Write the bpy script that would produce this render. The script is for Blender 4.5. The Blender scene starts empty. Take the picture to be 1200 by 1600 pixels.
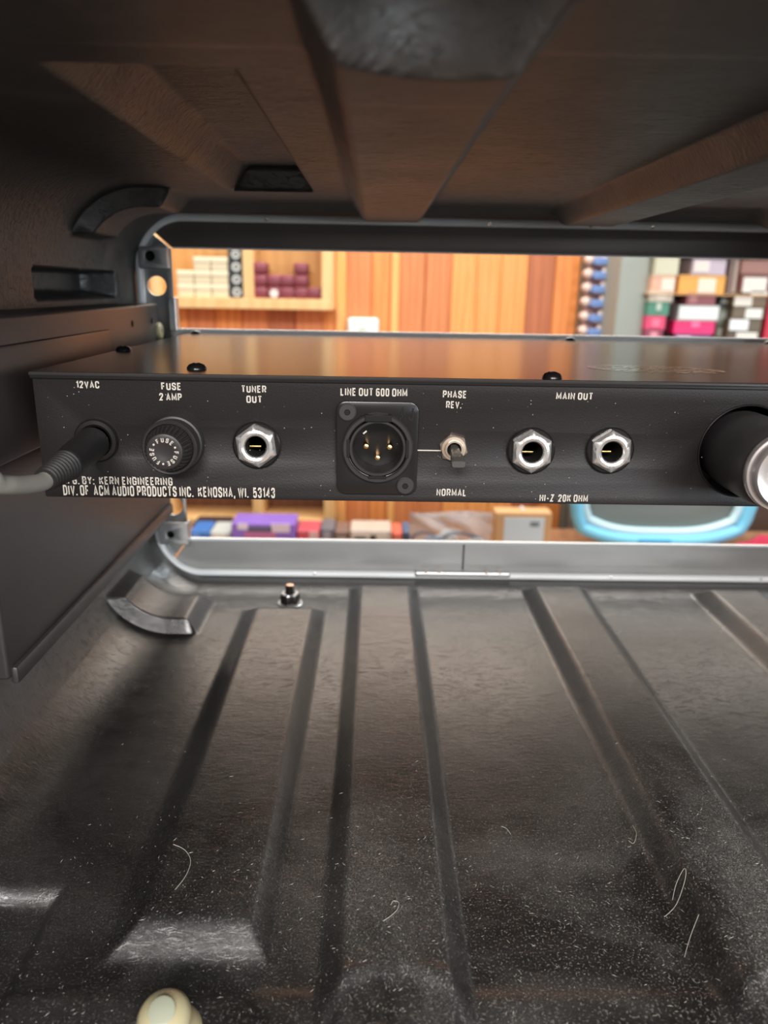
import bpy, bmesh, math, random
import numpy as np
from mathutils import Vector, Matrix
random.seed(7)
C = bpy.context.scene.collection
SC = bpy.context.scene
PI = math.pi
MM = 0.001
EYE = 1.25          # height of the lens above the shop floor, metres; all lengths below are millimetres from the lens

# ---------------------------------------------------------------- camera
F = 1180.0
d_ = np.array([-12, 350, 1180.0]); d_ /= np.linalg.norm(d_)
r_ = np.array([1, -0.018, 0.0]); r_ -= d_*np.dot(r_, d_); r_ /= np.linalg.norm(r_)
u_ = np.cross(r_, d_)
if u_[1] < 0: u_ = -u_
def at(x, y, Y):
    """point seen at pixel x, y of the 1200x1600 photograph, at depth Y (mm)"""
    v = np.array([x-600.0, 800.0-y, F]); v = np.array([v@r_, v@d_, v@u_])
    v = v*(Y/v[1]); return float(v[0]), float(Y), float(v[2])
cd = bpy.data.cameras.new('camera'); cam = bpy.data.objects.new('camera', cd); C.objects.link(cam)
cd.sensor_fit = 'VERTICAL'; cd.sensor_height = 36.0; cd.lens = F/1600*36.0
cd.clip_start = 0.01; cd.clip_end = 50
# columns: camera right, up, back in world axes (world = right, depth, up)
Xc = Vector((r_[0], d_[0], u_[0])); Yc = Vector((r_[1], d_[1], u_[1])); Zc = -Vector((r_[2], d_[2], u_[2]))
cam.matrix_world = Matrix(((Xc.x, Yc.x, Zc.x, 0), (Xc.y, Yc.y, Zc.y, 0), (Xc.z, Yc.z, Zc.z, EYE), (0, 0, 0, 1)))
cd.dof.use_dof = True; cd.dof.focus_distance = 0.262; cd.dof.aperture_fstop = 12.0
SC.camera = cam
# ---------------------------------------------------------------- light and exposure
SC.view_settings.view_transform = 'Standard'; SC.view_settings.look = 'None'
SC.view_settings.gamma = 1.0; SC.view_settings.use_curve_mapping = False
SC.view_settings.exposure = 0.0
w = bpy.data.worlds.new('shop_ambient'); SC.world = w; w.use_nodes = True
w.node_tree.nodes['Background'].inputs[0].default_value = (1.0, 0.95, 0.91, 1); w.node_tree.nodes['Background'].inputs[1].default_value = 0.30
def lamp(name, loc, size, power, col, rot=(0, 0, 0)):
    l = bpy.data.lights.new(name, 'AREA'); l.shape = 'RECTANGLE'; l.size, l.size_y = size; l.energy = power; l.color = col
    o = bpy.data.objects.new(name, l); C.objects.link(o); o.location = loc; o.rotation_euler = rot
    return o
lamp('ceiling_lamp', (0.1, 1.36, 2.6), (1.4, 0.5), 40, (1.0, 0.93, 0.85), (math.radians(8), 0, 0))
lamp('ceiling_lamp', (1.6, 1.25, 2.6), (1.0, 0.5), 22, (0.86, 0.96, 1.0), (math.radians(10), math.radians(10), 0))
lamp('cool_fill', (2.7, -2.9, 1.6), (2.2, 1.2), 60, (0.84, 0.93, 1.0), (math.radians(90), 0, math.radians(40)))  # added unseen cool light, set off to the right for metal highlights
lamp('ceiling_lamp', (-0.4, -2.7, 2.55), (1.2, 0.6), 74, (1.0, 0.95, 0.92), (math.radians(40), 0, 0))
lamp('ceiling_lamp', (1.1, -2.7, 2.55), (1.2, 0.6), 60, (1.0, 0.95, 0.92), (math.radians(40), 0, 0))

# ---------------------------------------------------------------- materials
def rgb(r, g, b):
    f = lambda c: (c/255/12.92) if c/255 <= 0.04045 else ((c/255+0.055)/1.055)**2.4
    return (f(r), f(g), f(b), 1)
def mat(name, col, rough=0.5, metal=0.0, spec=0.5, bump=None, coat=0.0, alpha=None, vary=0.0):
    m = bpy.data.materials.new(name); m.use_nodes = True; nt = m.node_tree; b = nt.nodes['Principled BSDF']
    b.inputs['Base Color'].default_value = col; b.inputs['Roughness'].default_value = rough
    b.inputs['Metallic'].default_value = metal; b.inputs['Specular IOR Level'].default_value = spec
    b.inputs['Coat Weight'].default_value = coat
    tc = nt.nodes.new('ShaderNodeTexCoord')
    if vary:
        n = nt.nodes.new('ShaderNodeTexNoise'); n.inputs['Scale'].default_value = 40; n.inputs['Detail'].default_value = 5
        nt.links.new(tc.outputs['Object'], n.inputs['Vector'])
        mx = nt.nodes.new('ShaderNodeMix'); mx.data_type = 'RGBA'
        mx.inputs[6].default_value = tuple(c*(1-vary) for c in col[:3])+(1,); mx.inputs[7].default_value = tuple(min(1, c*(1+vary)) for c in col[:3])+(1,)
        nt.links.new(n.outputs['Fac'], mx.inputs[0]); nt.links.new(mx.outputs[2], b.inputs['Base Color'])
    if bump:
        sc, st = bump
        n = nt.nodes.new('ShaderNodeTexNoise'); n.inputs['Scale'].default_value = sc; n.inputs['Detail'].default_value = 4
        bp = nt.nodes.new('ShaderNodeBump'); bp.inputs['Strength'].default_value = st; bp.inputs['Distance'].default_value = 0.0005
        nt.links.new(tc.outputs['Object'], n.inputs['Vector']); nt.links.new(n.outputs['Fac'], bp.inputs['Height'])
        nt.links.new(bp.outputs[0], b.inputs['Normal'])
    return m
def shell_mat(name='moulded_black_plastic', r0=0.27, lift=1.0, grain=0.34, lump=0.6):
    m = bpy.data.materials.new(name); m.use_nodes = True; nt = m.node_tree; b = nt.nodes['Principled BSDF']
    L = nt.links.new; N = nt.nodes.new
    tc = N('ShaderNodeTexCoord'); geo = N('ShaderNodeNewGeometry')
    def noise(scale, detail=4, rough=0.6, dist=0.0, src=None):
        n = N('ShaderNodeTexNoise'); n.inputs['Scale'].default_value = scale; n.inputs['Detail'].default_value = detail
        n.inputs['Roughness'].default_value = rough; n.inputs['Distortion'].default_value = dist
        L((src or tc.outputs['Object']), n.inputs['Vector']); return n.outputs['Fac']
    def ramp(f, a, c):
        r = N('ShaderNodeMapRange'); r.inputs[1].default_value = a; r.inputs[2].default_value = c; L(f, r.inputs[0]); return r.outputs[0]
    def math_(op, a, bb):
        q = N('ShaderNodeMath'); q.operation = op
        for i, v in enumerate((a, bb)):
            if isinstance(v, (int, float)): q.inputs[i].default_value = v
            else: L(v, q.inputs[i])
        return q.outputs[0]
    sep = N('ShaderNodeSeparateXYZ'); L(geo.outputs['Position'], sep.inputs[0])
    sepn = N('ShaderNodeSeparateXYZ'); L(geo.outputs['True Normal'], sepn.inputs[0])
    up = ramp(sepn.outputs[2], 0.25, 0.8)
    near = ramp(sep.outputs[1], 0.33, 0.19)       # dust has settled towards the open rear of the case
    patch = ramp(noise(14, 5, 0.65, 0.8), 0.40, 0.72)
    specks = ramp(noise(1500, 2, 0.5), 0.58, 0.68)
    fine = ramp(noise(4200, 2, 0.5), 0.50, 0.66)
    side = ramp(sep.outputs[0], -0.09, 0.09); side = math_('ADD', math_('MULTIPLY', side, .75), .25)
    dust = math_('MULTIPLY', math_('MULTIPLY', up, near), side)
    a1 = math_('MULTIPLY', math_('MULTIPLY', specks, dust), 0.45)
    a2 = math_('MULTIPLY', math_('MULTIPLY', fine, dust), math_('MULTIPLY', patch, 0.9))
    a3 = math_('MULTIPLY', math_('MULTIPLY', patch, dust), 0.10)
    amt = math_('MINIMUM', math_('ADD', math_('ADD', a1, a2), a3), 1.0)
    smear = ramp(noise(22, 6, 0.7, 1.2), 0.35, 0.7)
    base = N('ShaderNodeMix'); base.data_type = 'RGBA'; base.inputs[6].default_value = (0.013*lift, 0.012*lift, 0.0115*lift, 1); base.inputs[7].default_value = (0.026*lift, 0.024*lift, 0.023*lift, 1)
    L(smear, base.inputs[0])
    mx = N('ShaderNodeMix'); mx.data_type = 'RGBA'; mx.inputs[7].default_value = (0.62, 0.61, 0.57, 1)
    L(base.outputs[2], mx.inputs[6]); L(amt, mx.inputs[0]); L(mx.outputs[2], b.inputs['Base Color'])
    ro = math_('ADD', math_('ADD', r0, math_('MULTIPLY', smear, 0.08)), math_('MULTIPLY', dust, 0.12)); L(ro, b.inputs['Roughness'])
    b.inputs['Specular IOR Level'].default_value = 1.0
    b.inputs['IOR'].default_value = 1.6
    # moulded grain: stretched leather-like creases
    mp = N('ShaderNodeMapping'); mp.inputs['Scale'].default_value = (0.55, 1.5, 1.0); L(tc.outputs['Object'], mp.inputs[0])
    g1 = noise(420, 4, 0.6, 0.6, mp.outputs[0]); g2 = noise(90, 3, 0.5, 0.5); g3 = ramp(noise(160, 5, 0.7, 2.5, mp.outputs[0]), 0.55, 0.75)
    h = math_('ADD', math_('ADD', math_('MULTIPLY', g1, 0.5), math_('MULTIPLY', g2, lump)), math_('MULTIPLY', g3, 0.35))
    bp = N('ShaderNodeBump'); bp.inputs['Strength'].default_value = grain; bp.inputs['Distance'].default_value = 0.0007
    L(h, bp.inputs['Height']); L(bp.outputs[0], b.inputs['Normal'])
    return m
def wood_mat(name, a, c, scale=1.0, rough=0.5, tint=0.5):
    m = bpy.data.materials.new(name); m.use_nodes = True; nt = m.node_tree; b = nt.nodes['Principled BSDF']; L = nt.links.new; N = nt.nodes.new
    tc = N('ShaderNodeTexCoord'); oi = N('ShaderNodeObjectInfo'); mp = N('ShaderNodeMapping'); mp.inputs['Scale'].default_value = (9*scale, 9*scale, 1.1*scale)
    ad = N('ShaderNodeVectorMath'); ad.operation = 'ADD'; L(tc.outputs['Object'], ad.inputs[0]); L(oi.outputs['Location'], ad.inputs[1])
    L(ad.outputs[0], mp.inputs[0])
    n = N('ShaderNodeTexNoise'); n.inputs['Scale'].default_value = 3.0; n.inputs['Detail'].default_value = 6; n.inputs['Distortion'].default_value = 1.5; L(mp.outputs[0], n.inputs['Vector'])
    wv = N('ShaderNodeTexWave'); wv.inputs['Scale'].default_value = 2.0; wv.inputs['Distortion'].default_value = 9; wv.inputs['Detail'].default_value = 3; L(mp.outputs[0], wv.inputs['Vector'])
    q = N('ShaderNodeMath'); q.operation = 'MULTIPLY_ADD'; L(wv.outputs['Fac'], q.inputs[0]); q.inputs[1].default_value = 0.35; L(n.outputs['Fac'], q.inputs[2])
    r = N('ShaderNodeMapRange'); r.inputs[1].default_value = 0.4; r.inputs[2].default_value = 0.95; L(q.outputs[0], r.inputs[0])
    mx = N('ShaderNodeMix'); mx.data_type = 'RGBA'; mx.inputs[6].default_value = a; mx.inputs[7].default_value = c; L(r.outputs[0], mx.inputs[0])
    L(mx.outputs[2], b.inputs['Base Color'])
    b.inputs['Roughness'].default_value = rough
    return m
M = {}
M['shell'] = shell_mat()
M['lid'] = shell_mat('moulded_black_plastic_grained', 0.42, 2.0, 0.8, 0.4)
M['outer'] = mat('outer_black_plastic', rgb(34, 33, 33), 0.6, bump=(600, 0.3))
M['rail_black'] = mat('black_painted_rail', (0.040, 0.034, 0.034, 1), 0.40, spec=1.0, bump=(60, 0.25), vary=0.25)
M['panel'] = mat('black_panel_paint', (0.0135, 0.0108, 0.0105, 1), 0.46, spec=0.5, bump=(1500, 0.15))
M['cover'] = mat('black_cover_paint', (0.030, 0.027, 0.026, 1), 0.20, spec=1.0, bump=(900, 0.03))
M['black'] = mat('black_plastic', (0.010, 0.0095, 0.0095, 1), 0.35)
M['gloss'] = mat('glossy_black_plastic', (0.012, 0.0105, 0.0105, 1), 0.22, spec=0.6)
M['satin'] = mat('satin_black_plastic', (0.030, 0.026, 0.026, 1), 0.42)
M['rubber'] = mat('black_rubber', (0.014, 0.013, 0.013, 1), 0.55, bump=(500, 0.2))
M['void'] = mat('dark_interior', (0.004, 0.004, 0.004, 1), 0.8)
M['greyscrew'] = mat('dark_grey_screw', (0.055, 0.052, 0.052, 1), 0.45, metal=0.4)
M['chrome'] = mat('polished_chrome', (0.92, 0.89, 0.86, 1), 0.20, metal=0.78, bump=(160, 0.35))
M['nickel'] = mat('warm_nickel', (0.86, 0.70, 0.56, 1), 0.25, metal=0.75)
M['steelcap'] = mat('brushed_steel_cap', (0.86, 0.80, 0.78, 1), 0.30, metal=0.75)
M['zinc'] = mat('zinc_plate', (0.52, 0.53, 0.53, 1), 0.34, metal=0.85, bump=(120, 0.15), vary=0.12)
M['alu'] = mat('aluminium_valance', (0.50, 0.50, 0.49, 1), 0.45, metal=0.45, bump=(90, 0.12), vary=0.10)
M['lip'] = mat('bright_aluminium_lip', (0.93, 0.97, 0.99, 1), 0.36, metal=0.0, spec=1.0, vary=0.05)
M['brass'] = mat('gold_contact', (0.95, 0.62, 0.25, 1), 0.22, metal=1.0)
M['copper'] = mat('copper_bolt_end', (0.72, 0.45, 0.33, 1), 0.4, metal=1.0)
M['darkbolt'] = mat('dark_bolt_steel', (0.05, 0.045, 0.04, 1), 0.35, metal=0.8)
M['white'] = mat('white_print', rgb(214, 206, 194), 0.6)
M['greycable'] = mat('grey_cable_jacket', rgb(150, 147, 140), 0.5)
M['nylon'] = mat('cream_nylon', rgb(206, 196, 156), 0.35, vary=0.12)
M['lint'] = mat('pale_lint', rgb(200, 196, 184), 0.9)
M['residue'] = mat('pale_adhesive_residue', (0.93, 0.98, 1.0, 1), 0.16, metal=0.0, spec=1.0, coat=1.0)
M['alu_shaded'] = mat('shaded_aluminium_valance', (0.17, 0.148, 0.132, 1), 0.42, metal=0.35, bump=(90, 0.12), vary=0.15)  # same aluminium as the lower valance, shade put into a darker base colour
M['barkwall'] = mat('dark_wall_backing', rgb(92, 52, 26), 0.8)

# ---------------------------------------------------------------- object helpers
ROOT0 = {}
def W(p): return Vector((p[0]*MM, p[1]*MM, p[2]*MM+EYE))
def tag(o, label=None, cat=None, group=None, kind=None):
    if label: o['label'] = label
    if cat: o['category'] = cat
    if group: o['group'] = group
    if kind: o['kind'] = kind
    return o
def thing(name, label, cat, base, group=None):
    o = bpy.data.objects.new(name, None); o.empty_display_size = 0.02; C.objects.link(o); o.location = W(base)
    return tag(o, label, cat, group)
def origin(o):
    v = Vector((0, 0, 0))
    while o is not None: v = v+o.location; o = o.parent
    return v
def finish(name, me, m, parent=None, base=None, smooth=35):
    """me has vertices in world metres; move them so the object's own origin is its parent's or its base"""
    o = bpy.data.objects.new(name, me); C.objects.link(o)
    if parent is not None:
        o.parent = parent; off = origin(parent)
    else:
        off = W(base) if base is not None else Vector((0, 0, 0)); o.location = off
    me.transform(Matrix.Translation(-off))
    if not me.materials: me.materials.append(m)
    if smooth is not None:
        bm = bmesh.new(); bm.from_mesh(me)
        for f in bm.faces: f.smooth = True
        lim = math.radians(smooth)
        for e in bm.edges:
            if len(e.link_faces) == 2 and e.calc_face_angle(0) > lim: e.smooth = False
        bm.to_mesh(me); bm.free()
    return o
class MB:
    def __init__(s): s.v = []; s.f = []
    def add(s, vs, fs):
        n = len(s.v); s.v += [tuple(v) for v in vs]; s.f += [tuple(i+n for i in f) for f in fs]; return s
    def box(s, x0, x1, y0, y1, z0, z1, b=0.0, rz=0.0, ry=0.0, seg=2):
        bm = bmesh.new(); bmesh.ops.create_cube(bm, size=1)
        c = ((x0+x1)/2, (y0+y1)/2, (z0+z1)/2)
        for v in bm.verts: v.co = Vector((v.co.x*(x1-x0), v.co.y*(y1-y0), v.co.z*(z1-z0)))
        if b: bmesh.ops.bevel(bm, geom=bm.edges[:], offset=b, segments=seg, affect='EDGES', profile=0.5)
        R = Matrix.Rotation(rz, 3, 'Z') @ Matrix.Rotation(ry, 3, 'Y')
        bm.verts.index_update()
        s.add([tuple(R @ v.co+Vector(c)) for v in bm.verts], [[v.index for v in f.verts] for f in bm.faces]); bm.free(); return s
    def lathe(s, c, axis, prof, n=32, hexr=None, up=None, rot=0.0, close=True):
        """prof: list of (radius, distance along axis). hexr marks radii (negative) given as hexagon corner radius"""
        a = Vector(axis).normalized(); t = Vector(up) if up else (Vector((0, 0, 1)) if abs(a.z) < 0.9 else Vector((1, 0, 0)))
        e1 = (t-a*t.dot(a)).normalized(); e2 = a.cross(e1)
        vs = []
        for r, h in prof:
            for k in range(n):
                th = 2*PI*k/n
                rr = r
                if r < 0: rr = -r*math.cos(PI/6)/math.cos(((th) % (PI/3))-PI/6)
                vs.append(Vector(c)+a*h+(e1*math.cos(th+rot)+e2*math.sin(th+rot))*rr)
        fs = []
        for i in range(len(prof)-1):
            for k in range(n):
                fs.append((i*n+k, i*n+(k+1) % n, (i+1)*n+(k+1) % n, (i+1)*n+k))
        if close:
            fs.append(tuple(range(n))[::-1]); fs.append(tuple((len(prof)-1)*n+k for k in range(n)))
        return s.add(vs, fs)
    def tube(s, pts, r, n=12, cap=True):
        P = [Vector(p) for p in pts]; rs = r if isinstance(r, (list, tuple)) else [r]*len(P)
        vs = []; prev = None
        for i, p in enumerate(P):
            t = (P[min(i+1, len(P)-1)]-P[max(i-1, 0)]).normalized()
            if prev is None: q = Vector((0, 0, 1)) if abs(t.z) < 0.9 else Vector((1, 0, 0))
            else: q = prev
            e1 = (q-t*q.dot(t)).normalized(); prev = e1; e2 = t.cross(e1)
            for k in range(n): vs.append(p+(e1*math.cos(2*PI*k/n)+e2*math.sin(2*PI*k/n))*rs[i])
        fs = [(i*n+k, i*n+(k+1) % n, (i+1)*n+(k+1) % n, (i+1)*n+k) for i in range(len(P)-1) for k in range(n)]
        if cap: fs += [tuple(range(n))[::-1], tuple((len(P)-1)*n+k for k in range(n))]
        return s.add(vs, fs)
    def mesh(s, name):
        me = bpy.data.meshes.new(name); me.from_pydata([tuple(W(v)) for v in s.v], [], s.f); me.validate()
        bm = bmesh.new(); bm.from_mesh(me); bmesh.ops.recalc_face_normals(bm, faces=bm.faces[:]); bm.to_mesh(me); bm.free(); return me
    def build(s, name, m, parent=None, base=None, smooth=35): return finish(name, s.mesh(name), m, parent, base, smooth)
def circ(cx, cz, r, n=40): return [(cx+r*math.cos(2*PI*k/n), cz+r*math.sin(2*PI*k/n)) for k in range(n)]
def rrect(x0, x1, z0, z1, r, n=6):
    o = []
    for cx, cz, a0 in ((x1-r, z1-r, 0), (x0+r, z1-r, PI/2), (x0+r, z0+r, PI), (x1-r, z0+r, 1.5*PI)):
        for k in range(n+1): a = a0+PI/2*k/n; o.append((cx+r*math.cos(a), cz+r*math.sin(a)))
    return o
def curve_mesh(cu, y):
    """a filled 2D curve (mm, X right, Y up) stood up in the XZ plane at depth y"""
    o = bpy.data.objects.new('tmp', cu); C.objects.link(o); dg = bpy.context.evaluated_depsgraph_get(); dg.update()
    me = bpy.data.meshes.new_from_object(o.evaluated_get(dg)); bpy.data.objects.remove(o); bpy.data.curves.remove(cu)
    for v in me.vertices: v.co = W((v.co.x, y-v.co.z, v.co.y))
    me.materials.clear(); return me
def plate(name, outline, holes, y0, t, m, parent=None, base=None, bevel=0.0, smooth=35):
    cu = bpy.data.curves.new(name, 'CURVE'); cu.dimensions = '2D'; cu.fill_mode = 'BOTH'; cu.extrude = t/2-bevel; cu.bevel_depth = bevel; cu.bevel_resolution = 1
    cu.offset = -bevel
    for ring in [outline]+holes:
        sp = cu.splines.new('POLY'); sp.points.add(len(ring)-1); sp.use_cyclic_u = True
        for p, q in zip(sp.points, ring): p.co = (q[0], q[1], 0, 1)
    me = curve_mesh(cu, y0+t/2)
    me.name = name
    bm = bmesh.new(); bm.from_mesh(me); bmesh.ops.remove_doubles(bm, verts=bm.verts[:], dist=1e-6); bmesh.ops.recalc_face_normals(bm, faces=bm.faces[:]); bm.to_mesh(me); bm.free()
    return finish(name, me, m, parent, base, smooth)
RO = [(0, .5), (0, .2), (.07, .06), (.22, 0), (.78, 0), (.93, .06), (1, .2), (1, .8), (.93, .94), (.78, 1), (.22, 1), (.07, .94), (0, .8), (0, .5)]
CC = [(1, .68), (1, .8), (.93, .94), (.78, 1), (.22, 1), (.07, .94), (0, .8), (0, .2), (.07, .06), (.22, 0), (.78, 0), (.93, .06), (1, .2)]
PP = [(0, .46), (.68, .46), (.93, .53), (1, .64), (1, .82), (.93, .94), (.68, 1), (0, 1), (0, 0)]
GL = {'A': (.44, [[(0, 0), (.5, 1), (1, 0)], [(.16, .28), (.84, .28)]]), 'B': (.40, [[(0, 0), (0, 1), (.68, 1), (.93, .94), (.97, .82), (.97, .66), (.8, .54), (0, .54)], [(.5, .54), (.85, .5), (1, .36), (1, .16), (.9, .05), (.68, 0), (0, 0)]]),
 'C': (.40, [CC+[(1, .32)]]), 'D': (.40, [[(0, 0), (0, 1), (.6, 1), (.9, .92), (1, .75), (1, .25), (.9, .08), (.6, 0), (0, 0)]]), 'E': (.34, [[(1, 1), (0, 1), (0, 0), (1, 0)], [(0, .52), (.88, .52)]]),
 'F': (.33, [[(1, 1), (0, 1), (0, 0)], [(0, .5), (.85, .5)]]), 'G': (.41, [CC+[(1, .46), (.5, .46)]]), 'H': (.40, [[(0, 0), (0, 1)], [(1, 0), (1, 1)], [(0, .5), (1, .5)]]), 'I': (0, [[(0, 0), (0, 1)]]),
 'J': (.34, [[(1, 1), (1, .2), (.8, 0), (.2, 0), (0, .2), (0, .32)]]), 'K': (.42, [[(0, 0), (0, 1)], [(1, 1), (.05, .40)], [(.34, .6), (1, 0)]]), 'L': (.32, [[(0, 1), (0, 0), (1, 0)]]), 'M': (.54, [[(0, 0), (0, 1), (.5, .18), (1, 1), (1, 0)]]),
 'N': (.41, [[(0, 0), (0, 1), (1, 0), (1, 1)]]), 'O': (.42, [RO]), 'P': (.38, [PP]), 'R': (.40, [PP, [(.52, .46), (1, 0)]]), 'S': (.38, [[(1, .70), (1, .82), (.92, .94), (.75, 1), (.25, 1), (.08, .94), (0, .82), (0, .69), (.1, .59), (.9, .42), (1, .31), (1, .18), (.92, .06), (.75, 0), (.25, 0), (.08, .06), (0, .18), (0, .30)]]),
 'T': (.40, [[(0, 1), (1, 1)], [(.5, 1), (.5, 0)]]), 'U': (.40, [[(0, 1), (0, .2), (.07, .06), (.24, 0), (.76, 0), (.93, .06), (1, .2), (1, 1)]]), 'V': (.44, [[(0, 1), (.5, 0), (1, 1)]]), 'W': (.66, [[(0, 1), (.25, 0), (.5, .95), (.75, 0), (1, 1)]]),
 'Y': (.42, [[(0, 1), (.5, .45), (1, 1)], [(.5, .45), (.5, 0)]]), 'Z': (.38, [[(0, 1), (1, 1), (0, 0), (1, 0)]]), '0': (.36, [RO]), '1': (.16, [[(0, .78), (1, 1), (1, 0)]]),
 '2': (.36, [[(0, .70), (0, .82), (.1, .95), (.3, 1), (.7, 1), (.92, .95), (1, .82), (1, .66), (0, 0), (1, 0)]]), '3': (.36, [[(0, .76), (0, .84), (.12, .96), (.3, 1), (.7, 1), (.95, .94), (1, .8), (1, .64), (.8, .53), (.4, .53)], [(.8, .53), (1, .4), (1, .18), (.92, .05), (.7, 0), (.3, 0), (.1, .05), (0, .18), (0, .26)]]),
 '4': (.40, [[(.76, 0), (.76, 1), (0, .26), (1, .26)]]), '5': (.36, [[(.95, 1), (.08, 1), (.04, .5), (.3, .62), (.72, .62), (.94, .55), (1, .4), (1, .18), (.9, .05), (.7, 0), (.28, 0), (.06, .06), (0, .22)]]), '6': (.36, [[(1, .86), (.95, .95), (.78, 1), (.25, 1), (.06, .93), (0, .8), (0, .18), (.08, .05), (.25, 0), (.75, 0), (.93, .06), (1, .2), (1, .40), (.9, .52), (.7, .57), (.1, .52)]]),
 '-': (.26, [[(0, .4), (1, .4)]]), '.': (0, [[(0, -.09), (0, .08)]]), ',': (.03, [[(.9, .1), (.9, -.06), (0, -.22)]]), ':': (0, [[(0, -.09), (0, .08)], [(0, .52), (0, .69)]])}
def ribbon(pts, t):
    P_ = [np.array(p, float) for p in pts]; n = len(P_); L_, R_ = [], []
    closed = np.allclose(P_[0], P_[-1])
    for i in range(n):
        a = P_[i]-P_[i-1] if i > 0 else (P_[-1]-P_[-2] if closed else None); b = P_[i+1]-P_[i] if i < n-1 else (P_[1]-P_[0] if closed else None)
        if a is None: a = b
        if b is None: b = a
        a = a/np.linalg.norm(a); b = b/np.linalg.norm(b); m = a+b
        if np.linalg.norm(m) < 1e-3: m = b
        m = m/np.linalg.norm(m); nn = np.array([-m[1], m[0]]); k = min(1.9, 1/max(.2, abs(np.dot(nn, np.array([-b[1], b[0]])))))
        L_.append(P_[i]+nn*t/2*k); R_.append(P_[i]-nn*t/2*k)
    return L_, R_
def fit_text(s, x0, x1, z0, z1, y, t=.175, th=0.08):
    """condensed sans capitals built from strokes, in the XZ plane, filling x0..x1, z0..z1 (mm), front face at y"""
    cx = 0; co, fs = [], []; sp = .15
    for ch in s:
        if ch == ' ': cx += .26; continue
        wd, strokes = GL[ch]
        for st in strokes:
            pts = [(cx+t/2+p[0]*wd, t/2+p[1]*(1-t)) for p in st]
            L_, R_ = ribbon(pts, t); n0 = len(co); m_ = len(L_)
            for a, b in zip(L_, R_): co += [(a[0], 0, a[1]), (b[0], 0, b[1]), (a[0], 1, a[1]), (b[0], 1, b[1])]
            for i in range(m_-1):
                q = n0+4*i; fs += [(q, q+4, q+5, q+1), (q, q+2, q+6, q+4), (q+1, q+5, q+7, q+3)]
        cx += wd+t+sp
    co = np.array(co); w_ = cx-sp
    co[:, 0] = x0+co[:, 0]/w_*(x1-x0); co[:, 2] = z0+co[:, 2]*(z1-z0); co[:, 1] = y-th+co[:, 1]*(th+.02)
    return co, fs
def copy_tree(o, parent=None, shift=None, label=None):
    c = o.copy(); C.objects.link(c); c.parent = parent
    if shift is not None: c.location = o.location+Vector(shift)*MM
    if label: c['label'] = label
    for ch in list(o.children): copy_tree(ch, c)
    return c

# ================================================================ THE SHOP (setting)
WY = 1800.0                                    # depth of the wood wall
FLOORZ = -EYE/MM
MB().box(-3500, 3500, -2500, WY+60, FLOORZ-40, FLOORZ).build('floor', mat('shop_floor', rgb(120, 104, 88), 0.6, vary=0.15), smooth=None)
C.objects['floor']['kind'] = 'structure'
wb = MB().box(-3500, 3500, WY+16, WY+60, FLOORZ, 1500).build('wall_back', mat('warm_white_plaster', rgb(238, 228, 218), 0.8, vary=0.05), smooth=None); wb['kind'] = 'structure'
WOODS = [wood_mat('cedar_plank_'+n, rgb(*a), rgb(*c)) for n, a, c in (
    ('orange', (242, 156, 84), (216, 130, 66)), ('amber', (250, 174, 100), (238, 152, 78)), ('tan', (226, 144, 88), (204, 120, 70)), ('brown', (196, 116, 72), (172, 98, 60)), ('gold', (254, 192, 118), (246, 176, 100)))]
edges = [120, 162, 204, 249, 292, 334, 376, 418, 460, 503, 525, 541, 580, 611, 624, 664, 705, 745, 782, 823, 865, 905]
tones = [0, 3, 2, 0, 2, 0, 2, 3, 2, 0, 4, 2, 0, 4, 2, 2, 1, 1, 1, 3, 0]
for (a, b), tn in zip(zip(edges[:-1], edges[1:]), tones):
    x0, x1 = at(a, 450, WY)[0], at(b, 450, WY)[0]
    proud = 5 if tn == 4 else random.uniform(-1.5, 1.5)
    MB().box(x0+0.6, x1-0.6, WY-proud, WY+16, -600, 300, 1.6, seg=1).build('plank', WOODS[tn], wb, smooth=None)
x0 = at(905, 450, WY)[0]; x1 = at(914, 450, WY)[0]
t_ = MB().box(x0, x1, WY-22, WY+16, FLOORZ, 900, 2, seg=1).build('trim_1', mat('grey_trim', rgb(120, 118, 108), 0.5), smooth=None); t_['kind'] = 'structure'
# grey pillar
px0, px1 = at(962, 460, 1640)[0], at(1008, 460, 1640)[0]
p_ = MB().box(px0, px1, 1625, 1740, FLOORZ, 900, 4).build('pillar', mat('grey_green_paint', rgb(158, 166, 158), 0.55, bump=(30, 0.2)), smooth=None); p_['kind'] = 'structure'

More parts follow.
